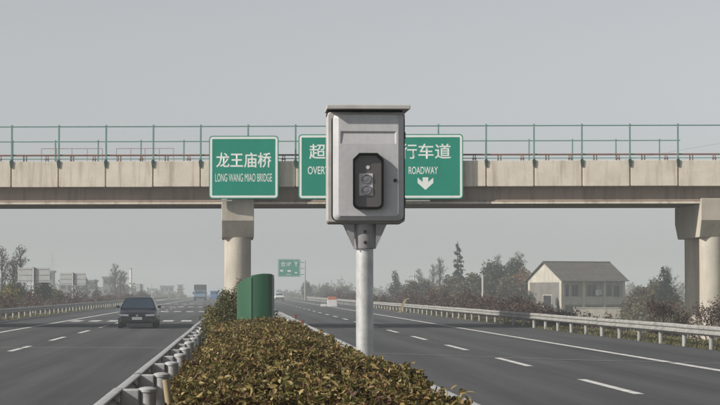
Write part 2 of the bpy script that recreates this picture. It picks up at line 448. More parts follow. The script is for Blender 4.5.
# ------------------------------------------------------------------ overpass bridge
BR = math.atan(0.09)
bridge = empty('overpass_bridge', (0, 104, 0), -BR, 'concrete road overpass crossing the whole motorway on round columns', 'bridge')
X0, X1 = -34.7, 44.5
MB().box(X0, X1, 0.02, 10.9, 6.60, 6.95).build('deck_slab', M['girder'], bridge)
gr = MB()
prof = [(0.42, 5.78), (0.36, 5.90), (0.46, 5.98), (0.46, 6.48), (0.30, 6.60), (6.7, 6.60), (6.45, 6.45), (6.45, 5.9), (6.35, 5.78)]
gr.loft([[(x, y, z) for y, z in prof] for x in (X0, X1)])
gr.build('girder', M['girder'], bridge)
# light lower lip of the girder
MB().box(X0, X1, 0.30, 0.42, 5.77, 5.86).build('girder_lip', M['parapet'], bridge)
PX = [-8.3 + 2.2 * k for k in range(-12, 24)]
pan = MB().box(0.035, 2.165, 0.0, 0.24, 6.56, 7.74).build('parapet_panel', M['parapet'], bridge, bevel=0.015, loc=(PX[0], 0, 0))
for k, x in enumerate(PX[1:]):
    dup(pan, bridge, (x, random.uniform(-0.006, 0.006), random.uniform(-0.01, 0.01)))
MB().box(X0, X1, 0.022, 0.2, 6.9, 7.70).build('parapet_core', M['stain'], bridge)
MB().box(X0, X1, 10.66, 10.9, 6.56, 7.74).build('far_parapet', M['parapet'], bridge)
# near railing
rail = MB()
rail.tube((X0, 0.1, 9.36), (X1, 0.1, 9.36), 0.028)
rail.tube((X0, 0.1, 7.86), (X1, 0.1, 7.86), 0.02, n=6)
rail = rail.build('railing', M['teal'], bridge, smooth=40)
post = MB()
post.box(-0.035, 0.035, 0.06, 0.14, 7.74, 9.44)
post = post.build('railing_post', M['teal'], rail, loc=(PX[0], 0, 0))
foot = MB().prism_xz([(-0.085, 7.76), (-0.05, 7.46), (0.05, 7.46), (0.085, 7.76)], -0.05, -0.012).box(-0.05, 0.05, -0.05, 0.14, 7.76, 7.82).build('post_foot', M['teal_dark'], rail, loc=(PX[0], 0, 0))
for x in PX[1:]:
    dup(post, rail, (x, 0, 0)); dup(foot, rail, (x, 0, 0))
pipe = MB().tube((X0, 0.16, 8.03), (X1, 0.16, 8.03), 0.042).build('rusty_pipe_rail', M['rust'], bridge, smooth=40)
brk = MB()
for dx in (-0.07, 0.07): brk.tube((dx, 0.02, 7.60), (dx * 0.6, 0.10, 8.0), 0.022, n=6)
brk.box(-0.10, 0.10, -0.02, 0.03, 7.80, 7.84)
brk = brk.build('pipe_bracket', M['rust'], pipe, loc=(PX[0] + 0.55, 0, 0))
stub = MB().box(-0.03, 0.03, 0.12, 0.18, 7.74, 8.0).box(0.10, 0.15, 0.12, 0.18, 7.74, 8.0).build('pipe_stub', M['rust'], pipe, loc=(PX[0] + 1.65, 0, 0))
for x in PX[1:]:
    dup(stub, pipe, (x + 0.55, 0, 0)); dup(brk, pipe, (x + 1.65, 0, 0))
# far railing stops at the end post
frail = MB()
frail.tube((X0, 10.8, 9.38), (21.55, 10.8, 9.38), 0.028)
frail = frail.build('far_railing', M['teal'], bridge, smooth=40)
fpost = MB().box(-0.03, 0.03, 10.76, 10.84, 7.74, 9.46).build('railing_post', M['teal'], frail, loc=(-34.5, 0, 0))
k = 1
while -34.5 + 2.2 * k < 21.6:
    dup(fpost, frail, (-34.5 + 2.2 * k, 0, 0)); k += 1
# piers: cap beam on two round columns
def pier(x, front_scale=1.0):
    cp = MB()
    hw = 0.75
    prof = [(0.0, 6.0), (0.0, 5.0), (0.38, 4.32), (0.44, 4.22), (5.5, 4.22), (6.2, 4.95), (6.2, 5.765), (0.14, 5.765), (0.14, 6.0)]
    cp.loft([[(xx, y, z) for y, z in prof] for xx in (-hw, hw)])
    cp = cp.build('pier_cap', M['pier'], bridge, bevel=0.03, loc=(x, 0.13, 0))
    cp.rotation_euler = (0, 0, BR)
    for yy in (1.02, 4.45):
        MB().lathe([(0.62, -3.0), (0.62, 4.23)], 40, 0, yy).build('column', M['pier'], cp, smooth=40)
for x in (0.02, 22.08, -22.0): pier(x)

# ------------------------------------------------------------------ lettering
def text_mesh(body, bold=0.0):
    cu = bpy.data.curves.new('lettering', 'FONT')
    cu.body = body; cu.size = 1.0; cu.offset = bold; cu.resolution_u = 6
    cu.extrude = 0.0
    to = bpy.data.objects.new('lettering', cu); COL.objects.link(to)
    bpy.context.view_layer.update()
    dg = bpy.context.evaluated_depsgraph_get()
    me = bpy.data.meshes.new_from_object(to.evaluated_get(dg))
    bpy.data.objects.remove(to)
    return me

def letters(body, cx, cz, w, h, y, m, parent, bold=0.02, name='lettering'):
    """flat print standing in the x,z plane, fitted to w by h round (cx, cz)"""
    me = text_mesh(body, bold)
    co = np.empty(len(me.vertices) * 3, np.float32); me.vertices.foreach_get('co', co); co = co.reshape(-1, 3)
    lo, hi = co.min(0), co.max(0)
    x = (co[:, 0] - lo[0]) / (hi[0] - lo[0]) * w + cx - w / 2
    z = (co[:, 1] - lo[1]) / (hi[1] - lo[1]) * h + cz - h / 2
    me.vertices.foreach_set('co', np.stack([x, np.full_like(x, y), z], 1).ravel())
    me.materials.clear(); me.materials.append(m); me.update()
    o = bpy.data.objects.new(name, me); COL.objects.link(o); o.parent = parent
    return o

def rrect(x0, x1, z0, z1, r, n=5):
    pts = []
    for cx, cz, a0 in ((x1 - r, z0 + r, -90), (x1 - r, z1 - r, 0), (x0 + r, z1 - r, 90), (x0 + r, z0 + r, 180)):
        for k in range(n + 1):
            a = R(a0 + 90 * k / n); pts.append((cx + r * math.cos(a), cz + r * math.sin(a)))
    return pts

def ring(x0, x1, z0, z1, r, wd, y0, y1):
    o, i = rrect(x0, x1, z0, z1, r), rrect(x0 + wd, x1 - wd, z0 + wd, z1 - wd, max(0.01, r - wd))
    n = len(o); m = MB()
    vs = [(x, y0, z) for x, z in o] + [(x, y0, z) for x, z in i] + [(x, y1, z) for x, z in o] + [(x, y1, z) for x, z in i]
    fs = []
    for k in range(n):
        j = (k + 1) % n
        fs += [(k, j, n + j, n + k), (2 * n + k, 3 * n + k, 3 * n + j, 2 * n + j), (k, 2 * n + k, 2 * n + j, j), (n + k, n + j, 3 * n + j, 3 * n + k)]
    return m.add(vs, fs)

def overhead_sign(x0, x1, z0, z1, label):
    s = empty('overhead_sign', (0, 104, 0), -BR, label, 'road sign', 'green signs on the overpass')
    MB().prism_xz(rrect(x0, x1, z0, z1, 0.16), -0.34, -0.30).build('panel', M['sign_green'], s)
    ring(x0 + 0.045, x1 - 0.045, z0 + 0.045, z1 - 0.045, 0.13, 0.10, -0.344, -0.341).build('border', M['sign_white'], s)
    b = MB()
    n = 2 if x1 - x0 < 5 else 4
    for k in range(n):
        xx = x0 + (x1 - x0) * (k + 0.5) / n
        b.box(xx - 0.04, xx + 0.04, -0.298, -0.01, z1 - 0.9 - 0.08, z1 - 0.9)
        b.box(xx - 0.04, xx + 0.04, -0.298, 0.30, z0 + 0.3, z0 + 0.38)
        b.box(xx - 0.035, xx + 0.035, -0.298, -0.24, z0 + 0.1, z1 - 0.1)
    b.build('mounting_bracket', M['galv_dull'], s)
    return s

s1 = overhead_sign(-1.27, 1.94, 5.99, 8.89, 'square green bridge-name sign above the median column, headed 龙王庙桥')
letters('龙王庙桥', 0.33, 7.77, 2.55, 0.70, -0.343, M['sign_white'], s1, 0.014)
letters('LONG WANG MIAO BRIDGE', 0.33, 6.96, 2.62, 0.37, -0.343, M['sign_white'], s1, 0.0)
s2 = overhead_sign(2.86, 10.43, 5.97, 8.95, 'wide green lane sign partly behind the speed camera, ending in 行车道')
letters('超车道', 4.50, 8.16, 2.30, 0.70, -0.343, M['sign_white'], s2, 0.010)
letters('OVERTAKING', 4.26, 7.29, 1.95, 0.36, -0.343, M['sign_white'], s2, 0.008)
letters('行车道', 8.72, 8.16, 2.30, 0.70, -0.343, M['sign_white'], s2, 0.010)
letters('ROADWAY', 8.60, 7.28, 1.34, 0.34, -0.343, M['sign_white'], s2, 0.008)
for ax in (4.50, 8.70):
    pts = [(0, -0.30), (0.36, 0.02), (0.36, 0.27), (0.13, 0.06), (0.13, 0.28), (-0.13, 0.28), (-0.13, 0.06), (-0.36, 0.27), (-0.36, 0.02)]
    MB().add([(ax + x, -0.343, 6.68 + z) for x, z in pts], [(0, 1, 2, 3), (0, 3, 4, 5, 6), (0, 6, 7, 8)]).build('arrow', M['sign_white'], s2)
for (xa, xb) in ((4.2, 5.0), (7.2, 8.9)):
    MB().box(xa, xb, -0.30, -0.22, 5.86, 5.92).build('lower_bar', M['galv_dull'], s2)
MB().box(-0.9, -0.2, -0.30, -0.22, 5.88, 5.94).build('lower_bar', M['galv_dull'], s1)

# low pipe frames standing on the deck by the far railing
def pipe_frame(x, w, label):
    f = empty('pipe_barrier', (x + 0.09 * 0, 104 - 0.09 * x + 9.6, 6.95), -BR, label, 'barrier', 'pipe barriers on the deck')
    b = MB()
    for zz in (0.55, 1.3, 2.0): b.tube((0, 0, zz), (w, 0, zz), 0.016, n=6)
    b.build('frame', M['pale_rust'], f)
    pst = MB().tube((0, 0, 0), (0, 0, 2.0), 0.018, n=6).build('frame_post', M['pale_rust'], f)
    for q in (0.25, 0.5, 0.75, 1.0): dup(pst, f, (w * q, 0, 0))
pipe_frame(-9.9, 3.1, 'long rusty pipe barrier on the bridge deck, farther from the bridge-name sign')
pipe_frame(-6.1, 2.9, 'rusty pipe barrier on the bridge deck, closer to the bridge-name sign')

# ------------------------------------------------------------------ guard rails
W = [(0.035, 0.288), (0.030, 0.300), (0.0, 0.308), (-0.050, 0.300), (-0.083, 0.262), (-0.083, 0.205), (-0.02, 0.165), (-0.02, 0.14), (-0.083, 0.10), (-0.083, 0.055), (-0.018, 0.02), (0.0, 0.0)]
def beam_mesh(side, top, length=4.0):
    """W-beam 4 m long along Y; ridges towards -x for side -1."""
    b = MB()
    out = [(-side * x, z) for x, z in W]; inn = [(-side * (x + 0.007), z) for x, z in W[::-1]]
    pr = [(x, top - 0.305 + z) for x, z in out + inn]
    b.loft([[(x, y, z) for x, z in pr] for y in (0.0, length + 0.12)])
    for zz in (0.23, 0.08):
        for yy in (0.05, 0.10): b.tube((-side * -0.086, yy, top - 0.305 + zz), (-side * -0.10, yy, top - 0.305 + zz), 0.014, n=6)
    return b
def guardrail(name, x, side, top, y0, n, label, block, post_r=0.07, post_top=None, post_gap=0.16, m=None):
    root = empty(name, (x, y0, 0), 0, label, 'guard rail', 'steel motorway guard rails')
    m = m or M['galv_dull']
    pt = post_top or top - 0.02
    bm_ = beam_mesh(side, top).build('beam', m, root, smooth=35)
    po = MB().lathe([(post_r, -0.5), (post_r, pt - 0.02), (post_r * 1.12, pt - 0.02), (post_r * 1.12, pt + 0.008), (post_r * 0.95, pt + 0.022), (post_r * 0.4, pt + 0.032)], 16).build('post', m, root, smooth=40, loc=(-side * post_gap, 0, 0))
    if block:
        h = [(-0.09, 0.0), (-0.05, 0.09), (0.05, 0.09), (0.09, 0.0), (0.05, -0.09), (-0.05, -0.09)]
        lo_, hi_ = sorted((-side * 0.006, -side * (post_gap - post_r)))
        bl = MB().box(lo_, hi_, -0.10, 0.10, top - 0.26, top - 0.02).build('blockout', m, root, bevel=0.015)
    rr = random.Random(11)
    for k in range(1, n):
        dup(bm_, root, (rr.uniform(-0.010, 0.010), 4 * k, rr.uniform(-0.006, 0.006)), (0, rr.uniform(-0.01, 0.01), rr.uniform(-0.001, 0.001)))
        dup(po, root, (-side * post_gap + rr.uniform(-0.01, 0.01), 4 * k, rr.uniform(-0.02, 0.015)), (rr.uniform(-0.01, 0.01), rr.uniform(-0.015, 0.015), rr.uniform(0, 6)))
        if block: dup(bl, root, (0, 4 * k, rr.uniform(-0.012, 0.012)))
    return root
guardrail('guardrail', -1.16, -1, 0.76, 10.6, 90, 'steel guard rail with capped round posts between the hedge and the oncoming lanes', True, 0.085, 0.75, 0.28, M['galv'])
guardrail('guardrail', 2.02, 1, 0.76, 12.6, 80, 'steel guard rail between the hedge and the outgoing lanes', True, 0.075, 0.74, 0.28, M['galv'])
guardrail('guardrail', 13.95, -1, 0.70, 50.3, 100, 'pale steel guard rail in front of the house and maroon shrubs', False, 0.075, 0.66, 0.13)
guardrail('guardrail', -13.85, 1, 0.70, 54, 100, 'steel guard rail beyond the oncoming lanes, in front of two white sign backs', False, 0.075, 0.66, 0.13)

# ------------------------------------------------------------------ median hedge
def hedge():
    rng = np.random.default_rng(5)
    root = empty('hedge', (0.44, 11, 0.05), 0, 'clipped red, olive and green leafy hedge along the median', 'hedge')
    x0, x1, y1 = -0.80, 0.80, 33.4
    top = 0.99
    def prof(a, yy):
        """cross-section: a in 0..1 round the two sides and the top -> x, z, nx, nz"""
        hgt = top + 0.075 * np.maximum(0, 1 - yy / 22) + 0.045 * np.sin(yy * 1.3 + 1) + 0.04 * np.sin(yy * 2.9 + a * 9) + 0.035 * np.sin(yy * 0.53 + 4) + 0.03 * np.sin(a * 23 + yy * 4.1)
        wv = 1 + 0.05 * np.sin(yy * 1.7) + 0.04 * np.sin(yy * 3.7 + 2) 
        t = (a - 0.5) * 2
        e = np.abs(t)
        xx = np.sign(t) * np.minimum(1, e / 0.62) * 0.80
        zz = np.where(e < 0.62, 1 - 0.10 * (e / 0.62) ** 3, 0.90 * (1 - (e - 0.62) / 0.38))
        return xx * wv, zz * hgt, np.where(e < 0.55, 0.25 * t, np.sign(t)), np.where(e < 0.62, 1.0, 0.25)
    # dark woody core a little inside the leaf skin
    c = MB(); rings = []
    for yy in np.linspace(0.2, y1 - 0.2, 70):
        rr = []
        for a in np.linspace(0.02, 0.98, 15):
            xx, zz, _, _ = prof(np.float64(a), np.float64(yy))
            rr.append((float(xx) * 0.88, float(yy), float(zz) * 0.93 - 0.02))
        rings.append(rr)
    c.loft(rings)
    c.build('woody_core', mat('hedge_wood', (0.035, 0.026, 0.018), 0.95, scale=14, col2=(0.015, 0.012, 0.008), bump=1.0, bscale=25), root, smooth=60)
    V, Q, T, off = [], [], [], 0
    for (ya, yb, n, ln) in ((-0.4, 4, 125000, 0.042), (4, 11, 150000, 0.042), (11, 21, 110000, 0.050), (21, y1, 80000, 0.060)):
        a = rng.uniform(0.12, 0.88, n); yy = rng.uniform(ya, yb, n)
        if ya < 0: a = rng.uniform(0.05, 0.95, n)
        xx, zz, nxx, nzz = prof(a, yy)
        dep = rng.exponential(0.055, n) - 0.05 + 0.035 * np.sin(xx * 11 + yy * 7) * np.sin(yy * 5 - xx * 6) + 0.03 * np.sin(xx * 23 - yy * 17) * np.sin(yy * 19 + xx * 21)
        nr = np.stack([nxx, np.full(n, -0.15), nzz], 1); nr /= np.linalg.norm(nr, axis=1, keepdims=True)
        p = np.stack([xx, yy, zz], 1) - nr * dep[:, None]
        clump = 0.5 + 0.28 * np.sin(xx * 5.1 + yy * 3.3 + 1.2) * np.sin(yy * 2.1 - xx * 3.7) + 0.22 * np.sin(yy * 9.7 + xx * 8.3) * np.sin(xx * 13 - yy * 4)
        ti = np.clip(0.55 * clump + 0.22 + rng.normal(0, 0.24, n), 0, 1)
        v, q, t = leaves(rng, p, nr, ln, ln * 0.46, 0.95, ti)
        V.append(v); Q.append(q + off); T.append(t); off += len(v)
    # upright shoots above the clipped skin
    n = 2200
    yy = rng.uniform(0, y1, n) ** 1.0; a = rng.uniform(0.22, 0.78, n)
    xx, zz, _, _ = prof(a, yy)
    for j in range(7):
        p = np.stack([xx + rng.normal(0, 0.018, n), yy + rng.normal(0, 0.018, n), zz + 0.018 * j + rng.uniform(-0.02, 0.02, n)], 1)
        v, q, t = leaves(rng, p, np.tile([[0.4, -0.6, 0.6]], (n, 1)), 0.044, 0.021, 0.8, np.clip(rng.normal(0.66, 0.22, n), 0, 1))
        V.append(v); Q.append(q + off); T.append(t); off += len(v)
    tw = MB(); rt = random.Random(8)
    for k in range(420):
        yy = rt.uniform(0.1, 20); a = rt.uniform(0.2, 0.8)
        xx, zz, _, _ = prof(np.float64(a), np.float64(yy)); xx, zz = float(xx), float(zz)
        tw.tube((xx, yy, zz - 0.12), (xx + rt.uniform(-.09, .09), yy + rt.uniform(-.09, .09), zz + rt.uniform(0.01, 0.11)), 0.004, 0.002, 4)
    tag(tw.build('twigs', M['twig'], root), kind='stuff')
    tag(np_mesh('leaves', np.concatenate(V), np.concatenate(Q), np.concatenate(T), M['hedge_leaf'], root), kind='stuff')
hedge()

# short stake leaning in the hedge edge by the posts
st = MB().tube((0.02, 0, 0), (-0.13, 0.05, 1.05), 0.028, 0.022, 8)
tag(st.build('wooden_stake', M['stake'], smooth=50, loc=(-0.33, 14.6, 0.1)), 'thin weathered stake leaning in the near edge of the hedge', 'stake')

# ------------------------------------------------------------------ speed camera on its pole
def speed_camera():
    root = empty('speed_camera', (1.135, 20, 0.1), R(-1.0), 'grey speed camera cabinet with dark window on a silver pole', 'speed camera')
    b = -0.1
    MB().lathe([(0.077, 0), (0.077, 2.14)], 32).build('pole', M['galv'], root, smooth=40)
    br = MB()
    br.lathe([(0.098, 2.00), (0.102, 2.01), (0.102, 2.20), (0.102, 2.218)], 28)
    br = br.build('collar', M['collar'], root, smooth=40)
    gs = MB()
    for sx in (-1, 1):
        pts = [(sx * 0.098, 2.005), (sx * 0.195, 2.215), (sx * 0.098, 2.215)]
        if sx < 0: pts = pts[::-1]
        gs.prism_xz(pts, -0.006, 0.006)
        gs.prism_xz([(x * 0.985, z) for x, z in pts], -0.095, -0.083)
    gs.box(-0.205, 0.205, -0.11, 0.20, 2.2185, 2.2285)
    gs.build('gusset', M['collar'], root)
    for zz in (2.055, 2.15): MB().tube((0, -0.100, zz), (0, -0.118, zz), 0.014, n=8).build('bolt', M['dark_metal'], br)
    # cabinet shell
    z0, z1 = 2.23, 3.21
    yf = -0.14                                            # front of the shell
    cab = MB()
    cab.loft([[(x, y, z) for x, z in rrect(-0.335, 0.352, z0, z1, 0.03)] for y in (yf, yf + 0.62)])
    cab = cab.build('cabinet', M['cab_side'], root, bevel=0.008, smooth=40)
    MB().prism_xz(rrect(-0.300, 0.350, z0 + 0.012, z1 - 0.03, 0.05), yf - 0.014, yf - 0.001).build('gasket', M['black'], cab)
    # door: chamfered rim round a flat face with a sloping pocket at the top
    ox0, ox1, oz0, oz1 = -0.288, 0.340, z0 + 0.016, z1 - 0.02
    yb, yr = yf - 0.016, yf - 0.06
    ix0, ix1, iz0, iz1 = ox0 + 0.050, ox1 - 0.050, oz0 + 0.040, oz1 - 0.01
    d = MB()
    A = rrect(ox0, ox1, oz0, oz1, 0.045, 4); B = rrect(ox0 + 0.006, ox1 - 0.006, oz0 + 0.006, oz1 - 0.004, 0.045, 4); C_ = rrect(ix0, ix1, iz0, iz1, 0.03, 4)
    n = len(A)
    d.add([(x, yf - 0.0145, z) for x, z in A] + [(x, yb - 0.010, z) for x, z in A] + [(x, yb - 0.014, z) for x, z in B] + [(x, yr, z) for x, z in C_],
          [(q * n + k, q * n + (k + 1) % n, (q + 1) * n + (k + 1) % n, (q + 1) * n + k)[::-1] for q in range(3) for k in range(n)])
    # flat face with pocket opening
    px0, px1, pz0, pz1 = -0.222, 0.272, 2.925, 3.035
    o = len(d.v)
    corners = [(ix0, iz0), (ix1, iz0), (ix1, iz1), (ix0, iz1)]
    ring_pts = [(x, yr, z) for x, z in C_]
    hole = [(px0, yr, pz0), (px1, yr, pz0), (px1, yr, pz1), (px0, yr, pz1)]
    floor_ = [(px0 + 0.014, yr + 0.002, pz0), (px1 - 0.014, yr + 0.002, pz0), (px1 - 0.014, yr + 0.013, pz1 - 0.014), (px0 + 0.014, yr + 0.013, pz1 - 0.014)]
    m5 = 5                                              # points per corner
    seg = [list(range(c * m5, c * m5 + m5)) for c in range(4)]   # br, tr, tl, bl
    H = [n + 1, n + 2, n + 3, n]                        # hole corners matching br, tr, tl, bl
    fs = []
    for c in range(4):
        for k in range(m5 - 1): fs.append((seg[c][k], seg[c][k + 1], H[c]))
        nx_ = (c + 1) % 4
        fs.append((seg[c][-1], seg[nx_][0], H[nx_], H[c]))
    e = n + 4
    for k in range(4): fs.append((n + k, n + (k + 1) % 4, e + (k + 1) % 4, e + k))
    fs.append((e, e + 1, e + 2, e + 3))
    d.add(ring_pts + hole + floor_, fs)
    door = d.build('door', M['cab_paint'], root, smooth=28)
    # viewing window with hood frame
    wx0, wx1, wz0, wz1 = -0.112, 0.158, 2.345, 2.84
    def oct_(i=0.0):
        ch = 0.055 - 0.3 * i
        x0, x1, a0, a1 = wx0 + i, wx1 - i, wz0 + i, wz1 - i
        rb = 0.05 - i * 0.5
        pts = []
        for cx, cz, s0 in ((x0 + rb, a0 + rb, 180), (x1 - rb, a0 + rb, 270)):
            for k in range(5):
                an = R(s0 + 90 * k / 4); pts.append((cx + rb * math.cos(an), cz + rb * math.sin(an)))
        return pts + [(x1, a1 - ch), (x1 - ch, a1), (x0 + ch, a1), (x0, a1 - ch)]
    Wd = MB(); oo, ii = oct_(), oct_(0.019); nn = len(oo)
    yo = yr - 0.052
    vs = [(x, yr + 0.001, z) for x, z in oo] + [(x, yo, z) for x, z in oo] + [(x, yo, z) for x, z in ii] + [(x, yr - 0.004, z) for x, z in ii]
    Wd.add(vs, [(q * nn + k, q * nn + (k + 1) % nn, (q + 1) * nn + (k + 1) % nn, (q + 1) * nn + k)[::-1] for q in range(3) for k in range(nn)])
    Wd.build('window_frame', M['black'], door, smooth=30)
    MB().prism_xz(oct_(0.017), yr - 0.010, yr - 0.004).build('window_glass', M['lens_glass'], door)
    MB().box(-0.058, 0.066, yr - 0.016, yr - 0.0102, 2.465, 2.66).build('lens_plate', M['plate_grey'], door, bevel=0.004)
    for zz in (2.612, 2.515):
        l = MB(); l.lathe([(0.046, 0.0), (0.046, 0.008), (0.036, 0.010), (0.032, 0.004), (0.012, 0.007)], 24)
        l.v = [(x + 0.006, yr - 0.0162 - z, y + zz) for x, y, z in l.v]
        l.build('lens', M['lens'], door, smooth=35)
    l = MB().tube((0.02, yr - 0.0102, 2.715), (0.02, yr - 0.016, 2.715), 0.017, n=12)
    l.build('indicator', M['plate_grey'], door)
    MB().tube((0.262, yr + 0.001, 2.60), (0.262, yr - 0.008, 2.60), 0.016, n=12).build('lock', M['dark_metal'], door)
    # hinges on the right flank of the shell, keyhole
    for zz in (2.42, 3.0):
        MB().tube((0.349, yf - 0.012, zz - 0.03), (0.349, yf - 0.012, zz + 0.03), 0.008, n=8).build('hinge', M['dark_metal'], door)
    # sloping lid, overhanging all round
    lid = MB()
    lx0, lx1 = -0.345, 0.392
    lid.add([(lx0, yf - 0.14, 3.225), (lx1, yf - 0.14, 3.225), (lx1, yf + 0.68, 3.25), (lx0, yf + 0.68, 3.25),
             (lx0, yf - 0.14, 3.262), (lx1, yf - 0.14, 3.262), (lx1, yf + 0.68, 3.287), (lx0, yf + 0.68, 3.287)],
            [(0, 3, 2, 1), (4, 5, 6, 7), (0, 1, 5, 4), (1, 2, 6, 5), (2, 3, 7, 6), (3, 0, 4, 7)])
    lid.build('lid', M['cab_side'], root, bevel=0.006)
    MB().box(-0.335, 0.33, yf + 0.005, yf + 0.6, 3.208, 3.226).build('lid_neck', M['black'], root)
speed_camera()

# ------------------------------------------------------------------ green end hood and clipped shrub on the median
def hood():
    plan = [(0.00, 0.50, 1.82), (0.03, 0.36, 1.87), (0.13, 0.16, 1.94), (0.295, 0.0, 2.015), (0.40, -0.025, 2.035), (0.52, -0.03, 2.05), (0.63, -0.01, 2.05), (0.71, 0.05, 2.045), (0.75, 0.16, 2.03), (0.75, 0.50, 2.00), (0.70, 0.62, 1.98), (0.08, 0.62, 1.82)]
    h = MB()
    cx = sum(p[0] for p in plan) / len(plan); cy = sum(p[1] for p in plan) / len(plan)
    rings = [[(x, y, 0.0) for x, y, z in plan], [(x, y, z - 0.03) for x, y, z in plan]]
    for t, dz in ((0.02, -0.008), (0.06, 0.0)):
        rings.append([(x + (cx - x) * t, y + (cy - y) * t, z + dz) for x, y, z in plan])
    h.loft(rings)
    o = h.build('end_hood', M['green_plastic'], smooth=24, loc=(0.0, 45.4, 0.03))
    tag(o, 'tall dark green rounded fibreglass hood at the far end of the hedge', 'barrier hood')
    for (x, y, z) in (plan[3], plan[9]):
        MB().tube((x, y - 0.004, 0.05), (x, y - 0.004, z - 0.05), 0.010, n=6).build('seam_bead', M['green_plastic'], o)
hood()

def shrub_thing(name, loc, blobs, n, size, m, label, cat, group=None, seed=1, stems=6, tint_by_height=False, shell=0.55):
    rng = np.random.default_rng(seed)
    root = empty(name, loc, 0, label, cat, group)
    st = MB(); rr = random.Random(seed)
    for k in range(stems):
        c, r = blobs[k % len(blobs)]
        p = (c[0] + rr.uniform(-.5, .5) * r[0], c[1] + rr.uniform(-.5, .5) * r[1], c[2] + rr.uniform(-0.2, .7) * r[2])
        st.tube((c[0] * 0.3, c[1] * 0.3, -0.15), p, 0.03 * max(0.4, r[2]), 0.008, 5)
    st.build('stem', M['twig'], root)
    p, u = blob_points(rng, blobs, n, shell)
    p[:, 2] = np.maximum(p[:, 2], 0.02)
    ti = np.clip(rng.normal(0.5, 0.25, n) + 0.2 * np.sin(p[:, 0] * 5 + p[:, 2] * 4), 0, 1)
    v, q, t = leaves(rng, p, u, size, size * 0.55, 0.8, ti, fold=False)
    tag(np_mesh('foliage', v, q, t, m, root), kind='stuff')
    return root
shrub_thing('clipped_shrub', (-0.10, 50.6, 0.1), [((0.14, 0, 0.98), (0.46, 0.5, 0.72)), ((-0.22, 0, 0.78), (0.40, 0.5, 0.62)), ((-0.42, 0, 0.55), (0.26, 0.4, 0.50)), ((0.0, 0.6, 0.7), (0.6, 0.6, 0.65)), ((0, 0, 0.4), (0.55, 0.5, 0.45))],
            30000, 0.05, M['shrub_green'], 'dense clipped olive-green shrub behind the green hood', 'shrub', seed=4, shell=0.88)
shrub_thing('clipped_shrub', (0.80, 47.2, 0.1), [((0, 0, 0.75), (0.12, 0.3, 0.40)), ((0.02, 0, 0.4), (0.14, 0.3, 0.4))],
            2500, 0.05, M['darkgreen'], 'small dark shrub showing past the edge of the green hood', 'shrub', seed=9)

# slim delineators on the median rail
def delineator(x, y, z, label):
    d = empty('delineator', (x, y, z), 0, label, 'delineator', 'delineators on the median rail')
    MB().tube((0, 0, -0.12), (0, 0, 0.16), 0.03, n=8).build('stem', M['galv_dull'], d)
    MB().box(-0.045, 0.045, -0.045, 0.0, 0.06, 0.19).build('reflector', M['reflector'], d, bevel=0.015)
delineator(1.88, 72.6, 0.80, 'small red delineator on the rail beside the outgoing lanes, farther along')
delineator(1.88, 64.6, 0.72, 'small red delineator on the rail beside the outgoing lanes, closer to the hedge')

# ------------------------------------------------------------------ vehicles
def wheel(parent, x, y, r=0.31, w=0.20):
    t = MB(); t.lathe([(r * 0.62, -w / 2), (r * 0.95, -w / 2), (r, -w * 0.36), (r, w * 0.36), (r * 0.95, w / 2), (r * 0.62, w / 2)], 24)
    t.v = [(z, xx, yy + r) for xx, yy, z in t.v]
    t = t.build('tyre', M['tyre'], parent, smooth=35, loc=(x, y, 0))
    rm = MB(); sgn = 1 if x > 0 else -1
    rm.lathe([(r * 0.62, -w * 0.3), (r * 0.62, w * 0.42), (r * 0.5, w * 0.30), (r * 0.15, w * 0.44), (r * 0.05, w * 0.45)], 18)
    rm.v = [(z * sgn, xx, yy + r) for xx, yy, z in rm.v]
    rm.build('rim', M['chrome'], t, smooth=35)

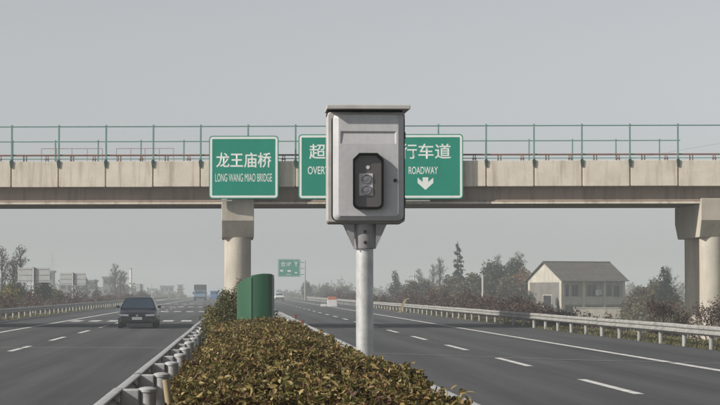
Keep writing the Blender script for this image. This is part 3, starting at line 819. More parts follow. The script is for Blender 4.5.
def sedan(loc, rz, paint, label, name='parked_car'):
    """Three-box saloon, nose towards -Y."""
    c = empty('saloon_car', loc, rz, label, 'car')
    def sect(y, w, zb, zt, sh=0.10):
        half = [(w * 0.80, zb), (w * 0.96, zb + 0.06), (w, zb + 0.20), (w, zt - sh - 0.10), (w * 0.985, zt - sh), (w * 0.90, zt - 0.025), (w * 0.5, zt + 0.008), (0.0, zt + 0.014)]
        return [(x, y, z) for x, z in half] + [(-x, y, z) for x, z in half[-2::-1]]
    b = MB()
    b.loft([sect(-2.32, 0.66, 0.34, 0.57, 0.05), sect(-2.27, 0.78, 0.28, 0.645, 0.07), sect(-2.10, 0.835, 0.23, 0.70), sect(-1.6, 0.855, 0.22, 0.81), sect(-1.02, 0.86, 0.22, 0.92),
            sect(0.2, 0.865, 0.22, 0.93), sect(1.35, 0.86, 0.22, 0.96), sect(2.1, 0.83, 0.24, 0.96), sect(2.26, 0.78, 0.30, 0.92), sect(2.32, 0.68, 0.36, 0.80)])
    b.build('body', paint, c, smooth=32)
    # greenhouse
    def cab(y, w, z):
        return [(-w, y, z), (w, y, z)]
    g_ = MB()
    lv = [(-1.12, 1.62, 0.79, 0.90), (-0.62, 1.25, 0.675, 1.20), (-0.34, 1.02, 0.575, 1.37), (-0.20, 0.92, 0.49, 1.425), (0.0, 0.75, 0.36, 1.45)]
    g_.loft([[(-w, y0, z), (w, y0, z), (w * 1.03, (y0 + y1) / 2, z), (w, y1, z), (-w, y1, z), (-w * 1.03, (y0 + y1) / 2, z)] for y0, y1, w, z in lv])
    g_.build('cabin', paint, c, smooth=40)
    def lerp(a, b_, t): return tuple(p + (q - p) * t for p, q in zip(a, b_))
    # windscreen and side glass, 6 mm proud of the cabin
    A, B = lv[0], lv[2]
    def pt(sx, front, t, wf=0.93):
        L0 = lv[0] if t < 0.655 else lv[1]
        z = A[3] + (B[3] - A[3]) * t
        for i in range(4):
            if lv[i][3] <= z <= lv[i + 1][3] + 1e-6:
                f = (z - lv[i][3]) / (lv[i + 1][3] - lv[i][3]); break
        y = lv[i][0 if front else 1] + (lv[i + 1][0 if front else 1] - lv[i][0 if front else 1]) * f
        w = lv[i][2] + (lv[i + 1][2] - lv[i][2]) * f
        return sx * w * wf, y + (-0.007 if front else 0.007), z + 0.004
    for front, nm in ((True, 'windscreen'), (False, 'rear_window')):
        ws = MB(); vs = []
        for t in (0.06, 0.35, 0.65, 0.97):
            vs += [pt(sx, front, t) for sx in (-1, -0.4, 0.4, 1)]
        ws.add(vs, [(r_ * 4 + k, r_ * 4 + k + 1, (r_ + 1) * 4 + k + 1, (r_ + 1) * 4 + k) for r_ in range(3) for k in range(3)])
        ws.build(nm, M['car_glass'], c, smooth=50)
    for sx in (-1, 1):
        sg = MB()
        for ya, yb, ta, tb in ((-0.80, 0.22, -0.42, 0.22), (0.30, 1.2, 0.30, 0.92)):
            vs = [(sx * 0.778, ya, 0.95), (sx * 0.780, yb, 0.95), (sx * 0.603, tb, 1.335), (sx * 0.600, ta, 1.335)]
            sg.add(vs, [(0, 1, 2, 3)])
        sg.build('side_window', M['car_glass'], c)
        mi = MB(); mi.loft([[(sx * (0.84 + 0.15 * a), y, z) for y, z in ((-0.72, 0.93), (-0.60, 0.93), (-0.60, 1.05), (-0.72, 1.05 - 0.02))] for a in (0, 1)])
        mi.build('wing_mirror', M['car_trim'], c, bevel=0.02)
        hl = MB(); hl.prism_xz([(sx * 0.37, 0.555), (sx * 0.74, 0.57), (sx * 0.79, 0.655), (sx * 0.37, 0.645)][::sx], -2.335, -2.15)
        hl.build('headlight', M['lamp_glass'], c, bevel=0.008)
        fl = MB(); fl.box(*sorted((sx * 0.55, sx * 0.70)), -2.345, -2.25, 0.36, 0.42); fl.build('fog_light', M['lamp_glass'], c, bevel=0.01)
        dr = MB().box(*sorted((sx * 0.862, sx * 0.872)), -0.9, 1.4, 0.50, 0.55); dr.build('rub_strip', M['car_trim'], c)
    gl = MB()
    for k in range(4): gl.box(-0.31, 0.31, -2.345, -2.20, 0.535 + 0.028 * k, 0.553 + 0.028 * k)
    gl.build('grille', M['car_trim'], c)
    MB().tube((0, -2.340, 0.595), (0, -2.356, 0.595), 0.055, n=20).build('emblem', M['chrome'], c)
    MB().loft([[(x, y, z) for x, y in ((-0.80, -2.16), (-0.72, -2.36), (0.72, -2.36), (0.80, -2.16))] for z in (0.27, 0.52)]).build('front_bumper', M['car_trim'], c, bevel=0.03)
    MB().box(-0.22, 0.22, -2.376, -2.362, 0.40, 0.525).build('number_plate', M['plate'], c)
    MB().box(-0.60, 0.60, -2.366, -2.35, 0.285, 0.345).build('lower_grille', M['black'], c)
    for x in (-0.755, 0.755):
        for y in (-1.42, 1.33): wheel(c, x, y)
    c.scale = (1.06, 1, 1.02)
    for sx in (-1, 1):
        MB().box(sx * 0.3 - 0.02, sx * 0.3 + 0.25, -1.105, -1.06, 0.905, 0.915).build('wiper', M['car_trim'], c)
    return c
sedan((-4.62, 107.2, 0.0), 0, M['car_paint'], 'dark blue-black saloon car driving towards the viewer in the inner lane')
sedan((8.25, 440, 0.0), 0, M['white_paint'], 'tiny pale car far down the outgoing lanes beside the green hood')

def lorry(loc):
    t = empty('lorry', loc, 0, 'pale blue lorry with a dark covered load coming along the far oncoming lane', 'lorry')
    cb = MB(); cb.loft([[(x, y, z) for x, z in rrect(-1.1, 1.1, 0.55, 1.95, 0.12)] for y in (0, 1.7)])
    cb = cb.build('cab', M['truck_blue'], t, bevel=0.05)
    MB().prism_xz([(-0.98, 1.30), (0.98, 1.30), (0.90, 1.85), (-0.90, 1.85)], -0.012, -0.002).build('windscreen', M['car_glass'], cb)
    MB().box(-1.12, 1.12, -0.12, 0.05, 0.40, 0.72).build('front_bumper', M['car_trim'], t, bevel=0.03)
    for sx in (-1, 1):
        MB().box(sx * 0.85 - 0.18, sx * 0.85 + 0.18, -0.02, 0.0, 0.80, 0.98).build('headlight', M['lamp_glass'], t)
        MB().box(sx * 1.25 - 0.10, sx * 1.25 + 0.10, -0.05, 0.02, 1.2, 1.65).build('wing_mirror', M['car_trim'], t)
        for y in (0.9, 5.5, 6.7): wheel(t, sx * 0.98, y, 0.48, 0.3)
    MB().box(-1.15, 1.15, 1.85, 8.4, 0.95, 3.05).build('covered_load', M['tarp'], t, bevel=0.12)
    MB().box(-0.5, 0.5, 1.75, 8.3, 0.55, 0.94).build('chassis', M['car_trim'], t)
lorry((-7.05, 430, 0))

def van(loc):
    t = empty('van', loc, 0, 'low blue van following the lorry in the distance', 'van')
    def sect(y, w, zb, zt): return [(x, y, z) for x, z in rrect(-w, w, zb, zt, 0.14, 3)]
    MB().loft([sect(-0.05, 0.78, 0.35, 0.9), sect(0.05, 0.84, 0.28, 1.05), sect(0.5, 0.86, 0.26, 1.45), sect(0.95, 0.86, 0.26, 1.85), sect(4.2, 0.86, 0.26, 1.88), sect(4.35, 0.8, 0.32, 1.8)]).build('body', M['van_blue'], t, smooth=35)
    MB().add([(-0.72, 0.05, 1.10), (0.72, 0.05, 1.10), (0.66, 0.80, 1.74), (-0.66, 0.80, 1.74)], [(0, 1, 2, 3)]).build('windscreen', M['car_glass'], t)
    for sx in (-1, 1):
        MB().box(sx * 0.6 - 0.13, sx * 0.6 + 0.13, -0.075, -0.03, 0.62, 0.80).build('headlight', M['lamp_glass'], t)
        for y in (0.75, 3.5): wheel(t, sx * 0.75, y, 0.30, 0.18)
van((-4.85, 480, 0))

# ------------------------------------------------------------------ roadside furniture
def t_sign(x, y, w, h, zt, label):
    s = empty('sign_board', (x, y, terrain_z(x)), 0, label, 'road sign', 'white sign backs beyond the oncoming lanes')
    z0 = terrain_z(x)
    MB().tube((0, 0, -0.3), (0, 0, zt - z0), 0.075, n=12).build('post', M['sign_back'], s, smooth=40)
    bd = MB().box(-w / 2, w / 2, 0.09, 0.12, zt - z0 - h, zt - z0).build('panel', M['sign_back'], s)
    for k in range(3):
        zz = zt - z0 - h * (0.12 + 0.38 * k)
        MB().box(-w / 2 + 0.05, w / 2 - 0.05, 0.075, 0.0885, zz - 0.03, zz + 0.03).build('back_rail', M['galv_dull'], bd)
    MB().box(-0.10, 0.10, -0.02, 0.07, zt - z0 - h, zt - z0 + 0.03).build('clamp', M['dark_metal'], s)
t_sign(-16.85, 188, 2.65, 1.22, 3.70, 'wide white sign back on a post, closer of the pair beyond the guard rail')
t_sign(-16.80, 232, 2.65, 1.25, 3.62, 'wide white sign back on a post, farther of the pair before a grey factory')
t_sign(-16.90, 395, 1.35, 1.35, 3.05, 'small white sign back above the roof of the dark saloon car')

def gantry_sign():
    s = empty('direction_sign', (13.9, 460, -0.06), 0, 'far green direction sign on a side post above the outgoing lanes', 'road sign')
    MB().tube((0, 0, -0.3), (0, 0, 8.1), 0.16, 0.12, 12).build('post', M['galv_dull'], s, smooth=40)
    arm = MB()
    for zz in (7.75, 6.5, 5.25): arm.tube((0, 0, zz), (-5.3, 0, zz), 0.08, n=8)
    arm.build('arm', M['galv_dull'], s)
    MB().prism_xz(rrect(-5.55, -0.95, 4.75, 8.42, 0.2), -0.16, -0.09).build('panel', M['sign_green'], s)
    ring(-5.47, -1.03, 4.83, 8.34, 0.16, 0.07, -0.166, -0.162).build('border', M['sign_white'], s)
    letters('合1P', -3.95, 7.40, 2.05, 1.05, -0.164, M['sign_white'], s, 0.01)
    letters('Y', -1.85, 7.40, 0.8, 1.0, -0.164, M['sign_white'], s, 0.01)
    for (a, b_, c_, d_) in ((-5.1, -4.5, 5.85, 6.2), (-3.6, -2.9, 5.8, 6.15), (-2.1, -1.6, 5.5, 5.75), (-3.9, -2.9, 5.22, 5.32)):
        MB().add([(a, -0.164, c_), (b_, -0.164, c_), (b_, -0.164, d_), (a, -0.164, d_)], [(0, 1, 2, 3)]).build('small_mark', M['sign_white'], s)
gantry_sign()

def utility_pole(x, y, ztop, label, arm=True, r=0.13):
    z0 = terrain_z(x)
    p = empty('utility_pole', (x, y, z0), 0, label, 'utility pole', 'concrete utility poles')
    MB().tube((0, 0, -0.3), (0, 0, ztop - z0), r, r * 0.72, 10).build('mast', M['pole_concrete'], p, smooth=40)
    if arm:
        a = MB().box(-0.8, 0.8, -0.05, 0.05, ztop - z0 - 0.5, ztop - z0 - 0.4).build('crossarm', M['galv_dull'], p)
        for dx in (-0.7, 0, 0.7):
            MB().tube((dx, 0, ztop - z0 - 0.4), (dx, 0, ztop - z0 - 0.2), 0.05, n=6).build('insulator', M['white_paint'], a)
utility_pole(25.2, 230, 3.45, 'pale concrete post standing in the maroon shrubs before dark trees', False, 0.16)
utility_pole(26.0, 330, 4.40, 'thin pale pole beside the cone-shaped conifer', True)
utility_pole(-14.9, 395, 3.05, 'thin dark post with a small head beside the far sign back', False, 0.07)

# leaning board in front of the rail
lb = MB(); lb.loft([[(-0.12 + dx, y, z), (0.12 + dx, y, z), (0.12 + dx, y + 0.06, z), (-0.12 + dx, y + 0.06, z)] for dx, y, z in ((0, 0, 0), (0.42, 0.15, 0.85), (0.52, 0.18, 1.05))])
lb.loft([[(0.34, 0.16, 0.95), (0.34, 0.22, 0.95), (0.34, 0.22, 1.08), (0.34, 0.16, 1.08)], [(0.86, 0.20, 1.10), (0.86, 0.26, 1.10), (0.86, 0.26, 1.2), (0.86, 0.20, 1.2)]])
tag(lb.build('leaning_board', M['stake'], loc=(13.28, 184, 0)), 'pale wooden board leaning against the guard rail of the outgoing lanes', 'board')

# white block with a faded red top on the shoulder
wb = empty('roadside_block', (10.9, 258, 0), 0, 'white roadside block with faded red top far along the outgoing lanes', 'traffic block')
MB().loft([[(x, y, z) for x, y in ((-w, -0.35), (w, -0.35), (w, 0.35), (-w, 0.35))] for w, z in ((0.60, 0), (0.60, 0.15), (0.54, 0.2), (0.54, 0.78))]).build('body', M['white_paint'], wb, bevel=0.03)
MB().loft([[(x, y, z) for x, y in ((-w, -0.35), (w, -0.35), (w, 0.35), (-w, 0.35))] for w, z in ((0.55, 0.784), (0.50, 1.0), (0.42, 1.12))]).build('cap', M['orange_paint'], wb, bevel=0.03)
MB().box(-1.3, -0.62, -0.3, 0.3, 0, 0.28).build('side_skirt', M['white_paint'], wb, bevel=0.03)

# ------------------------------------------------------------------ house behind the trees
def house():
    h = empty('farm_house', (41.75, 288, -2.4), R(25), 'two-storey farmhouse with brown tiled roof, white gable and porch columns', 'house')
    L, D, EV, RD = 9.9, 8.0, 5.55, 7.95
    wl_ = MB()
    wl_.box(0, L, 0.75, D, 0, EV)
    wall = wl_.build('wall', M['house_grey'], h)
    # gable: white pediment over grey wall, with white corner piers
    gb = MB(); gb.add([(-0.02, 0, EV - 0.25), (-0.02, D, EV - 0.25), (-0.02, D, EV), (-0.02, D / 2, RD - 0.1), (-0.02, 0, EV), (0.25, 0, EV - 0.25), (0.25, D, EV - 0.25), (0.25, D, EV), (0.25, D / 2, RD - 0.1), (0.25, 0, EV)],
                      [(0, 4, 3, 2, 1), (5, 6, 7, 8, 9), (0, 1, 6, 5), (1, 2, 7, 6), (2, 3, 8, 7), (3, 4, 9, 8), (4, 0, 5, 9)])
    gb.build('gable', M['house_white'], h)
    MB().box(-0.018, -0.003, 0.52, D - 0.52, 0, EV - 0.26).build('gable_panel', mat('weathered_cement', (0.20, 0.19, 0.17), 0.95, scale=0.8, col2=(0.13, 0.125, 0.115)), h)
    g2 = MB(); g2.add([(L - 0.2, 0, EV), (L - 0.2, D, EV), (L - 0.2, D / 2, RD - 0.1), (L, 0, EV), (L, D, EV), (L, D / 2, RD - 0.1)], [(0, 1, 2), (3, 5, 4), (0, 3, 4, 1), (1, 4, 5, 2), (2, 5, 3, 0)])
    g2.build('gable', M['house_white'], h)
    for y in (0.0, D - 0.5): MB().box(-0.06, -0.003 if y else 0.45, y, y + 0.5, 0, EV - 0.25).build('corner_pier', M['house_white'], h)
    MB().box(0.46, L, 0.10, 0.747, 2.42, 2.62).build('balcony_slab', M['house_grey'], h)
    MB().box(0.0, 0.25, 0.55, 0.747, 0, EV - 0.26).build('porch_end_wall', M['house_grey'], h)
    col = MB().box(-0.16, 0.16, 0.0, 0.32, 0, EV - 0.01).build('porch_column', M['house_white'], h, loc=(3.45, 0, 0))
    for x in (6.7, 9.72): dup(col, h, (x, 0, 0))
    for xa, xb in ((0.46, 3.28), (3.62, 6.53), (6.87, 9.55)):
        MB().box(xa, xb, 0.12, 0.20, 2.625, 3.35).build('balcony_wall', M['house_grey'], h)
        MB().box(xa, xb, 0.08, 0.24, 3.355, 3.43).build('balcony_rail', M['house_white'], h)
    def win(x, w, z0, z1, laundry=False):
        f = MB()
        f.box(x - 0.07, x, 0.70, 0.745, z0, z1); f.box(x + w, x + w + 0.07, 0.70, 0.745, z0, z1)
        f.box(x - 0.07, x + w + 0.07, 0.70, 0.745, z1, z1 + 0.07); f.box(x + w / 2 - 0.03, x + w / 2 + 0.03, 0.71, 0.745, z0, z1)
        f.box(x - 0.12, x + w + 0.12, 0.63, 0.745, z0 - 0.08, z0 - 0.002)
        f = f.build('window', M['house_white'], h)
        MB().box(x, x + w, 0.725, 0.74, z0, z1).build('pane', M['win_dark'], f)
    for x, w in ((0.55, 1.0), (2.0, 0.95), (4.4, 1.5), (7.1, 1.1)): win(x, w, 3.5, 5.0)
    for x, w in ((1.0, 1.2), (4.3, 1.6), (7.3, 1.3)): win(x, w, 0.95, 2.25)
    MB().box(8.6, 9.4, 0.69, 0.745, 2.63, 4.85).build('door', M['win_dark'], h)
    MB().box(5.6, 6.5, 0.68, 0.745, 0.02, 2.15).build('door', M['win_dark'], h)
    MB().box(5.45, 6.0, 0.30, 0.34, 3.62, 4.35).box(6.05, 6.4, 0.30, 0.34, 3.7, 4.35).build('hanging_laundry', M['laundry'], h)
    # window in the gable wall
    gw = MB().box(-0.05, -0.0185, 2.3, 2.4, 1.9, 3.7).box(-0.05, -0.0185, 4.3, 4.4, 1.9, 3.7).box(-0.05, -0.0185, 2.4, 4.3, 3.6, 3.7).build('window', M['house_white'], h)
    MB().box(-0.03, -0.0185, 2.4, 4.3, 1.9, 3.6).build('pane', M['win_dark'], gw)
    # roof: two slopes of tile courses stepped down to the eaves
    rf = MB()
    ov, n = 0.35, 12
    for sgn in (0, 1):
        for k in range(n):
            t0, t1 = k / n, (k + 1) / n + 0.012
            ya, yb = (-0.45 + (D / 2 + 0.45) * t0, -0.45 + (D / 2 + 0.45) * t1)
            za, zb = (EV - 0.12 + (RD - EV + 0.12) * t0, EV - 0.12 + (RD - EV + 0.12) * t1)
            if sgn: ya, yb = D - ya, D - yb
            vs = [(-ov, ya, za), (L + ov, ya, za), (L + ov, yb, zb), (-ov, yb, zb), (-ov, ya, za + 0.09), (L + ov, ya, za + 0.09), (L + ov, yb, zb + 0.03), (-ov, yb, zb + 0.03)]
            rf.add(vs, [(0, 3, 2, 1), (4, 5, 6, 7), (0, 1, 5, 4), (1, 2, 6, 5), (2, 3, 7, 6), (3, 0, 4, 7)])
    rf = rf.build('roof', M['tiles'], h)
    MB().box(-ov, L + ov, D / 2 - 0.14, D / 2 + 0.14, RD - 0.02, RD + 0.14).build('ridge', M['tiles'], rf, bevel=0.05)
house()
gw_ = MB().box(-2.9, 2.9, 0, 0.3, 0, 1.25).box(-3.0, 3.0, -0.05, 0.35, 1.252, 1.36)
tag(gw_.build('garden_wall', M['house_white'], loc=(44.5, 276, -1.6)), 'low pale garden wall in front of the farmhouse', 'wall')

# ------------------------------------------------------------------ far buildings
def factory(x, y, w, d, hgt, m, label, nwin=5, floors=2, roof='flat'):
    f = empty('factory_building', (x, y, -2.4), 0, label, 'building', 'factory buildings in the haze')
    MB().box(-w / 2, w / 2, 0, d, 0, hgt).build('wall', m, f)
    MB().box(-w / 2 - 0.3, w / 2 + 0.3, -0.3, d + 0.3, hgt, hgt + 0.5).build('roof', M['factory'], f)
    for r_ in range(floors):
        for k in range(nwin):
            xx = -w / 2 + w * (k + 0.5) / nwin; zz = hgt * (r_ + 0.45) / floors
            fr = MB().box(xx - w / nwin * 0.30, xx + w / nwin * 0.30, -0.06, -0.005, zz, zz + hgt / floors * 0.36).build('window', M['win_dark'], f)
    return f
factory(-47.0, 560, 3.2, 6, 8.8, M['factory'], 'narrow grey factory block beside the closer white sign back', 2, 3)
factory(-40.5, 575, 9.0, 10, 6.6, M['factory'], 'wide grey factory block behind the farther white sign back', 5, 2)
factory(-34.0, 600, 3.0, 8, 7.6, M['factory'], 'dim grey factory tower just past the farther sign back', 2, 3)
factory(-28.0, 900, 5.0, 10, 6.0, M['factory'], 'hazy grey block on the horizon beside the lorry', 3, 2)
factory(-22.6, 900, 1.8, 5, 6.4, M['factory'], 'slim hazy tower on the horizon beside the lorry', 1, 3)
factory(-33.0, 880, 2.6, 6, 4.8, M['factory_pale'], 'tiny pale block on the horizon above the car', 2, 1)
ch = empty('chimney', (-32.8, 700, -2.4), 0, 'slender white chimney standing up from the hazy horizon', 'chimney')
MB().tube((0, 0, 0), (0, 0, 11.0), 0.5, 0.36, 12).build('shaft', M['white_paint'], ch, smooth=40)
MB().tube((0, 0, 11.0), (0, 0, 11.3), 0.42, 0.42, 12).build('rim', M['factory'], ch)

def pylon(x, y, hgt, label):
    p = empty('lattice_pylon', (x, y, -2.4), 0, label, 'pylon')
    b = MB(); r = 0.13
    lv = [(0, 2.9), (6, 2.1), (12, 1.4), (19, 0.8), (hgt, 0.3)]
    for i in range(len(lv) - 1):
        (z0, w0), (z1, w1) = lv[i], lv[i + 1]
        for sx in (-1, 1):
            for sy in (-1, 1): b.tube((sx * w0, sy * w0, z0), (sx * w1, sy * w1, z1), r, n=4)
            b.tube((-w0, sx * w0, z0), (w1, sx * w1, z1), r * 0.6, n=4); b.tube((w0, sx * w0, z0), (-w1, sx * w1, z1), r * 0.6, n=4)
    b.build('tower', M['galv_dull'], p)
    a = MB()
    for z, w in ((hgt - 8, 4.2), (hgt - 4.5, 3.2)):
        a.tube((-w, 0, z), (w, 0, z), r, n=4); a.tube((-w, 0, z), (0, 0, z + 1), r * 0.7, n=4); a.tube((w, 0, z), (0, 0, z + 1), r * 0.7, n=4)
    a.build('crossarm', M['galv_dull'], p)
pylon(-114, 1400, 28.0, 'faint lattice pylon rising above the grey factory blocks')

def cable(pts, r, label):
    b = MB()
    for p, q in zip(pts, pts[1:]): b.tube(p, q, r, n=5)
    tag(b.build('power_cable', M['wire']), label, 'cable')
cable([(37 + (68 - 37) * t, 262 - 62 * t, 15.2 + 3.9 * t ** 0.75) for t in [k / 10 for k in range(11)]], 0.009, 'thin power cable rising beyond the overpass railing')

# ------------------------------------------------------------------ trees
def tree_proto(name, kind, m, h, w, label, seed, n=2600, leaf=0.42, loc=(0, 0, 0)):
    """Tapered trunk with limbs and a leafy crown; kinds: round, cone, tier, bare."""
    rng = np.random.default_rng(seed); rr = random.Random(seed)
    root = empty(name, loc, 0, label, 'tree')
    tb = MB()
    lean = rr.uniform(-0.03, 0.03) * h
    tb.tube((0, 0, -0.3), (lean * 0.5, 0, h * 0.5), 0.022 * h, 0.014 * h, 7)
    tb.tube((lean * 0.5, 0, h * 0.5), (lean, 0, h * 0.94), 0.014 * h, 0.004 * h, 6)
    blobs = []
    if kind == 'round':
        for k in range(13):
            a = rr.uniform(0, 6.28); f = rr.uniform(0.30, 0.90); rad = w * 0.5 * (1 - 0.75 * max(0, f - 0.45)) * rr.uniform(0.25, 0.72)
            c = (math.cos(a) * rad, math.sin(a) * rad, h * f)
            tb.tube((0, 0, h * f * 0.55), c, 0.008 * h, 0.003 * h, 5)
            s = w * rr.uniform(0.15, 0.26); blobs.append((c, (s, s, s * rr.uniform(0.7, 1.1))))
        blobs.append(((lean, 0, h * 0.90), (w * 0.13, w * 0.13, h * 0.10)))
    elif kind == 'cone':
        for k in range(16):
            f = 0.06 + 0.88 * k / 15; rad = w * 0.5 * min(1, 1.08 * (1.02 - f) ** 0.6)
            for q in range(3):
                a = rr.uniform(0, 6.28); s = max(0.12, rad * 0.55)
                blobs.append(((math.cos(a) * rad * 0.5, math.sin(a) * rad * 0.5, h * f), (s, s, h * 0.055)))
    elif kind == 'tier':
        for k in range(95):
            f = 0.12 + 0.86 * rr.uniform(0, 1); rad = w * 0.5 * (1.06 - f) ** 0.65
            a = rr.uniform(0, 6.28); rl = rad * rr.uniform(0.4, 1.15)
            c = (math.cos(a) * rl * 0.6, math.sin(a) * rl * 0.6, h * f - rl * 0.15)
            if k % 3 == 0: tb.tube((0, 0, h * f), (math.cos(a) * rl, math.sin(a) * rl, h * f - rl * 0.2), 0.004 * h, 0.0015 * h, 4)
            blobs.append((c, (max(0.14, rl * 0.45), max(0.14, rl * 0.45), h * rr.uniform(0.016, 0.030))))
        blobs.append(((lean, 0, h * 0.98), (0.12, 0.12, h * 0.03)))
    elif kind == 'bare':
        tips = []
        for k in range(34):
            a = rr.uniform(0, 6.28); f = rr.uniform(0.22, 0.92); ln = h * 0.26 * (1.1 - f) + 0.3
            p0 = Vector((lean * f, 0, h * f)); sp = rr.uniform(0.35, 0.75) * w / (h * 0.28)
            p1 = p0 + Vector((math.cos(a) * ln * sp, math.sin(a) * ln * sp, ln))
            tb.tube(p0, p1, 0.0055 * h, 0.0018 * h, 4)
            for q in range(4):
                t = rr.uniform(0.35, 0.95); pa = p0.lerp(p1, t)
                pb = pa + Vector((rr.uniform(-1, 1) * ln * 0.3, rr.uniform(-1, 1) * ln * 0.3, ln * rr.uniform(0.15, 0.45)))
                tb.tube(pa, pb, 0.0025 * h, 0.001 * h, 3); tips.append(pb)
            tips.append(p1)
        for p in tips: blobs.append((tuple(p), (w * 0.08, w * 0.08, w * 0.11)))
    tb.build('trunk', M['bark'], root, smooth=60)
    p, u = blob_points(rng, blobs, n, 0.35 if kind != 'cone' else 0.6)
    cl = 0.25 * np.sin(p[:, 0] * 2.3 / w * 3 + p[:, 2] * 1.7) * np.sin(p[:, 1] * 2 + p[:, 2] * 0.9)
    ti = np.clip(rng.normal(0.45, 0.22, n) + cl, 0, 1)
    v, q, t = leaves(rng, p, u, leaf, leaf * 0.6, 0.9, ti, fold=False)
    tag(np_mesh('crown', v, q, t, m, root), kind='stuff')
    return root

P = {}
P['round_dark'] = tree_proto('broadleaf_tree', 'round', M['darkgreen'], 7.0, 5.2, 'dark green tree rising behind the pale concrete post', 21, 3600, 0.36, (33.2, 292, -2.4))
P['round_olive'] = tree_proto('broadleaf_tree', 'round', M['olive'], 5.6, 4.4, 'low olive tree beside the cone-shaped conifer', 22, 3400, 0.32, (23.6, 305, -2.4))
P['orange'] = tree_proto('broadleaf_tree', 'round', M['orange_leaf'], 7.4, 4.2, 'orange-brown tree touching the white gable of the farmhouse', 23, 3000, 0.34, (38.0, 300, -2.4))
P['cone'] = tree_proto('conifer', 'cone', M['conifer'], 7.4, 3.3, 'dark cone-shaped conifer beside the camera pole', 24, 3600, 0.26, (23.9, 340, -2.4))
P['tier'] = tree_proto('conifer', 'tier', M['conifer'], 11.3, 3.4, 'tall tiered conifer standing above the other trees', 25, 2600, 0.36, (32.5, 330, -2.4))
P['bare'] = tree_proto('bare_tree', 'bare', M['barecrown'], 9.0, 2.6, 'thin bare tree with pale top beside the tiered conifer', 26, 900, 0.16, (30.6, 340, -2.4))
P['yellow'] = tree_proto('broadleaf_tree', 'round', M['yellowgreen'], 4.6, 3.4, 'yellow-green bushy tree behind the guard rail of the oncoming lanes', 27, 2600, 0.28, (-20.6, 205, -2.4))

GB = 'trees behind the guard rails'
for o in P.values(): o['group'] = GB
def place(key, x, y, ztop, wscale, label, rz=None):
    h0 = {'round_dark': 7.0, 'round_olive': 5.6, 'orange': 7.4, 'cone': 7.4, 'tier': 11.3, 'bare': 9.0, 'yellow': 4.6}[key]
    s = (ztop + 2.4) / h0
    rz = random.uniform(0, 6.28) if rz is None else rz
    return dup_tree(P[key], (x, y, -2.4), rz, (s * wscale, s * wscale, s), label, GB)
place('round_olive', 26.7, 320, 3.5, 1.0, 'olive tree behind the leaning board')
place('round_olive', 29.2, 312, 4.0, 1.05, 'olive tree in front of the thin bare tree')
place('orange', 28.0, 318, 2.6, 1.2, 'low brownish tree between olive trees behind the leaning board')
place('round_olive', 31.2, 300, 4.2, 1.1, 'olive tree at the foot of the tiered conifer')
place('round_dark', 30.8, 285, 3.0, 1.1, 'low dark tree just before the pale concrete post')
place('round_dark', 35.6, 302, 5.4, 1.0, 'taller dark tree between the pale post and the farmhouse')
place('round_olive', 35.3, 288, 3.6, 1.1, 'low olive tree in front of the taller dark trees near the farmhouse')
place('round_dark', 38.6, 318, 6.0, 0.8, 'dark tree behind the orange-brown tree at the gable')
place('cone', 28.6, 200, 1.25, 0.62, 'dark narrow bush in front of the corner of the white gable')
place('bare', 56.0, 480, 9.3, 1.3, 'faint bare tree standing far behind the dark trees')
place('bare', 60.2, 480, 9.9, 1.4, 'faint tall bare tree far behind the orange-brown tree')
place('bare', 57.8, 470, 8.6, 1.5, 'faint bare tree between the two tallest faint ones')
place('bare', 36.6, 420, 6.6, 1.1, 'faint bare tree between the cone-shaped and the tiered conifer')
place('bare', 34.0, 420, 5.8, 1.1, 'short faint bare tree just past the cone-shaped conifer')
place('cone', 44.1, 231, 4.35, 1.05, 'dark cone-shaped conifer between the farmhouse and the bridge columns')
place('round_olive', 48.6, 264, 1.9, 0.9, 'olive bush at the porch end of the farmhouse')
place('round_dark', 53.6, 284, 3.1, 0.85, 'dark bush between the farmhouse and the cone-shaped conifer')
place('round_olive', 43.2, 242, 2.3, 1.0, 'olive bush between the porch end and the cone-shaped conifer')
place('round_olive', 42.0, 226, 1.7, 1.0, 'olive bush in front of the cone-shaped conifer by the columns')
place('round_olive', 45.2, 236, 2.7, 1.0, 'olive bush between the conifer and the shaded column')
place('orange', 48.5, 262, 2.4, 1.1, 'brownish bush next to the cone-shaped conifer')
place('bare', 55.8, 290, 4.8, 1.4, 'bare tree beside the shaded bridge column')
place('bare', -25.9, 250, 6.4, 1.0, 'bare poplar at the very edge beyond the oncoming lanes')
place('bare', -24.9, 252, 5.2, 1.2, 'bare poplar between two taller ones beyond the oncoming lanes')
place('bare', -23.7, 248, 6.5, 1.1, 'tall bare poplar beside the closer white sign back')
place('round_dark', -19.5, 232, 2.7, 0.9, 'dark bush under the closer white sign back')
place('round_dark', -22.3, 235, 2.3, 1.0, 'low dark bush between the bare poplars and the closer white sign back')
place('round_olive', -17.9, 222, 1.9, 0.8, 'low olive bush between the two white sign backs')
place('tier', -34.6, 520, 5.2, 1.3, 'hazy conifer behind the farther white sign back')
place('tier', -33.0, 530, 4.6, 1.2, 'hazy small conifer just past the farther white sign back')
place('bare', -22.7, 420, 6.7, 1.1, 'tall bare tree behind the dark saloon car, first of three')
place('bare', -21.8, 424, 5.6, 1.2, 'bare tree behind the dark saloon car, middle of three')
place('bare', -20.9, 418, 5.3, 1.2, 'bare tree behind the dark saloon car, last of three before the chimney')
place('round_dark', 17.5, 560, 4.0, 0.8, 'dim dark tree beside the far direction sign post')
place('round_olive', 21.0, 540, 3.0, 1.3, 'dim low tree past the far direction sign')
place('round_olive', 25.5, 520, 3.1, 1.3, 'dim low tree seen just before the camera pole')

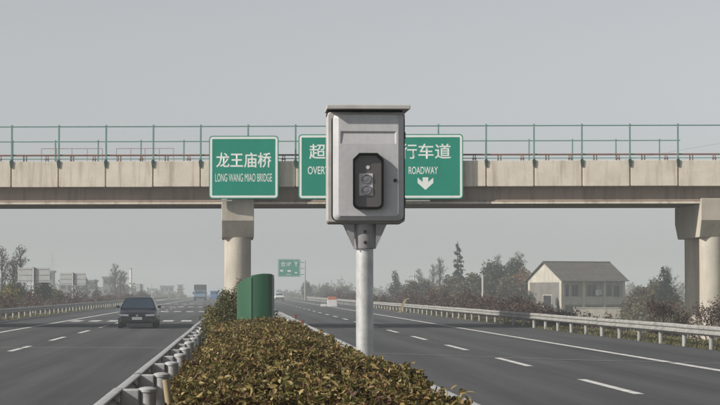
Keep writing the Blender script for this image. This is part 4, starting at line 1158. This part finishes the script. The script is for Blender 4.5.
# maroon winter shrubs right behind the rail, close enough to tell apart
near = [((18.2, 69, -0.55), 1.0, 'brown thorny shrub at the foot of the sunlit bridge column'),
        ((20.6, 80, -1.6), 1.25, 'maroon shrub at the foot of the shaded bridge column'),
        ((17.0, 72, -0.25), 0.8, 'small maroon shrub just behind the rail near the bridge column'),
        ((17.6, 82, -0.45), 1.05, 'maroon shrub behind the rail before the cone-shaped conifer'),
        ((17.2, 90, -0.3), 0.95, 'maroon shrub behind the rail below the brownish bush'),
        ((18.4, 97, -0.9), 0.62, 'sparse maroon shrub behind the rail just past the farmhouse'),
        ((16.8, 101, -0.35), 0.48, 'low maroon shrub behind the rail past the porch end'),
        ((17.6, 112, -0.7), 0.58, 'maroon shrub below the porch end of the farmhouse')]
for i, (lc, s, lab) in enumerate(near):
    rr = random.Random(40 + i)
    bl = [((rr.uniform(-.8, .8) * s, rr.uniform(-.6, .6) * s, rr.uniform(0.5, 1.55) * s), (rr.uniform(.28, .5) * s,) * 2 + (rr.uniform(.3, .55) * s,)) for _ in range(9)]
    shrub_thing('shrub', lc, bl, 3000, 0.085, M['maroon'], lab, 'shrub', 'maroon shrubs behind the guard rail', 50 + i, 26, shell=0.2)

def belt(name, spans, m, seed, leaf, label):
    rng = np.random.default_rng(seed); V, Q, T, off = [], [], [], 0
    for (n_cl, xf, ya, yb, hmin, hmax, per, wd) in spans:
        for k in range(n_cl):
            t = rng.uniform(0, 1) ** 1.3
            y = ya + (yb - ya) * t; x = xf + rng.uniform(0, 3.6) * (1 if xf > 0 else -1)
            h = rng.uniform(hmin, hmax); z0 = terrain_z(x)
            bl = [((x + rng.normal(0, wd * .4), y + rng.normal(0, wd * .6), z0 + h * rng.uniform(.3, .85)), (wd * rng.uniform(.35, .65), wd * rng.uniform(.4, .8), h * rng.uniform(.18, .34))) for _ in range(4)]
            p, u = blob_points(rng, bl, per, 0.25)
            ti = np.clip(rng.normal(0.45, 0.22, per) + rng.normal(0, 0.12), 0, 1)
            v, q, tt = leaves(rng, p, u, leaf * (1 + y / 300), leaf * 0.6 * (1 + y / 300), 0.9, ti, fold=False)
            V.append(v); Q.append(q + off); T.append(tt); off += len(v)
    return tag(np_mesh(name, np.concatenate(V), np.concatenate(Q), np.concatenate(T), m), label, None, None, 'stuff')
belt('shrub_belt', [(26, 15.8, 104, 128, 0.6, 1.0, 160, 0.7), (80, 15.6, 126, 175, 1.1, 1.6, 260, 0.9), (150, 15.6, 150, 420, 1.3, 2.2, 260, 1.0)], M['maroon'], 61, 0.11, 'band of dark maroon shrubs behind the outgoing guard rail')
belt('shrub_belt', [(170, -15.6, 120, 420, 1.2, 2.1, 260, 1.0)], M['maroon'], 62, 0.11, 'band of dark maroon shrubs behind the oncoming guard rail')
belt('undergrowth', [(90, 22, 210, 340, 2.2, 3.6, 220, 2.2), (40, 39, 195, 220, 2.0, 3.2, 220, 2.0), (60, 30, 250, 340, 2.2, 3.8, 220, 2.2)], M['olive'], 63, 0.2, 'tangled olive undergrowth below the trees beyond the outgoing lanes')

def grass(name, xa, xb, ya, yb, n, hgt, seed):
    rng = np.random.default_rng(seed)
    y = ya + (yb - ya) * rng.uniform(0, 1, n) ** 1.7; x = rng.uniform(xa, xb, n)
    z = np.array([terrain_z(v) for v in x])
    hh = hgt * rng.uniform(0.4, 1.4, n) * (0.6 + 0.6 * np.sin(y * 1.1 + x * 2) ** 2); a = rng.uniform(0, 6.28, n)
    w = 0.012 + y / 5000
    dx, dy = np.cos(a) * w, np.sin(a) * w; lx, ly = rng.normal(0, 0.35, n) * hh, rng.normal(0, 0.35, n) * hh
    b0 = np.stack([x - dx, y - dy, z], 1); b1 = np.stack([x + dx, y + dy, z], 1)
    t1 = np.stack([x + lx + dx * .3, y + ly + dy * .3, z + hh], 1); t0 = np.stack([x + lx - dx * .3, y + ly - dy * .3, z + hh], 1)
    v = np.stack([b0, b1, t1, t0], 1).reshape(-1, 3)
    tag(np_mesh(name, v, np.arange(n * 4).reshape(n, 4), np.repeat(np.clip(rng.normal(.5, .25, n), 0, 1), 4), M['drygrass']), 'short dry grass along the road verge', None, None, 'stuff')
grass('verge_grass', 14.02, 16.8, 52, 260, 60000, 0.13, 71)
grass('verge_grass', -16.8, -13.8, 60, 260, 40000, 0.13, 72)
grass('median_grass', -1.55, -0.6, 11, 60, 9000, 0.22, 73)

def far_treeline():
    rng = np.random.default_rng(81); V, Q, T, off = [], [], [], 0
    for k in range(420):
        y = rng.uniform(620, 1100); x = rng.uniform(-0.16, 0.24) * y
        if abs(x) < 18: continue
        h = rng.uniform(3.0, 7.0) * (1 if rng.uniform() < .8 else 1.35); w = rng.uniform(2.0, 5.0)
        bl = [((x + rng.normal(0, w * .5), y, -2.4 + h * rng.uniform(.25, .85)), (w * rng.uniform(.3, .6), w * .5, h * rng.uniform(.15, .3))) for _ in range(4)]
        p, u = blob_points(rng, bl, 120, 0.3)
        v, q, t = leaves(rng, p, u, 0.9, 0.6, 0.9, None, fold=False)
        V.append(v); Q.append(q + off); T.append(t); off += len(v)
    tag(np_mesh('far_trees', np.concatenate(V), np.concatenate(Q), np.concatenate(T), M['olive']), 'hazy line of distant trees along the horizon', None, None, 'stuff')
far_treeline()

# ------------------------------------------------------------------ haze
hz = MB().box(-1460, 1460, -45, 3050, -4.0, 28.0).build('haze', [])
hm = bpy.data.materials.new('haze_air'); hm.use_nodes = True
hn = hm.node_tree.nodes; hl_ = hm.node_tree.links
hn.remove(hn['Principled BSDF'])
pv = hn.new('ShaderNodeVolumePrincipled')
pv.inputs['Color'].default_value = (0.70, 0.76, 0.80, 1)
pv.inputs['Density'].default_value = 0.0009
pv.inputs['Anisotropy'].default_value = 0.0
hl_.new(pv.outputs[0], hn['Material Output'].inputs['Volume'])
hz.data.materials.append(hm)
tag(hz, 'pale even haze filling the air', None, None, 'stuff')
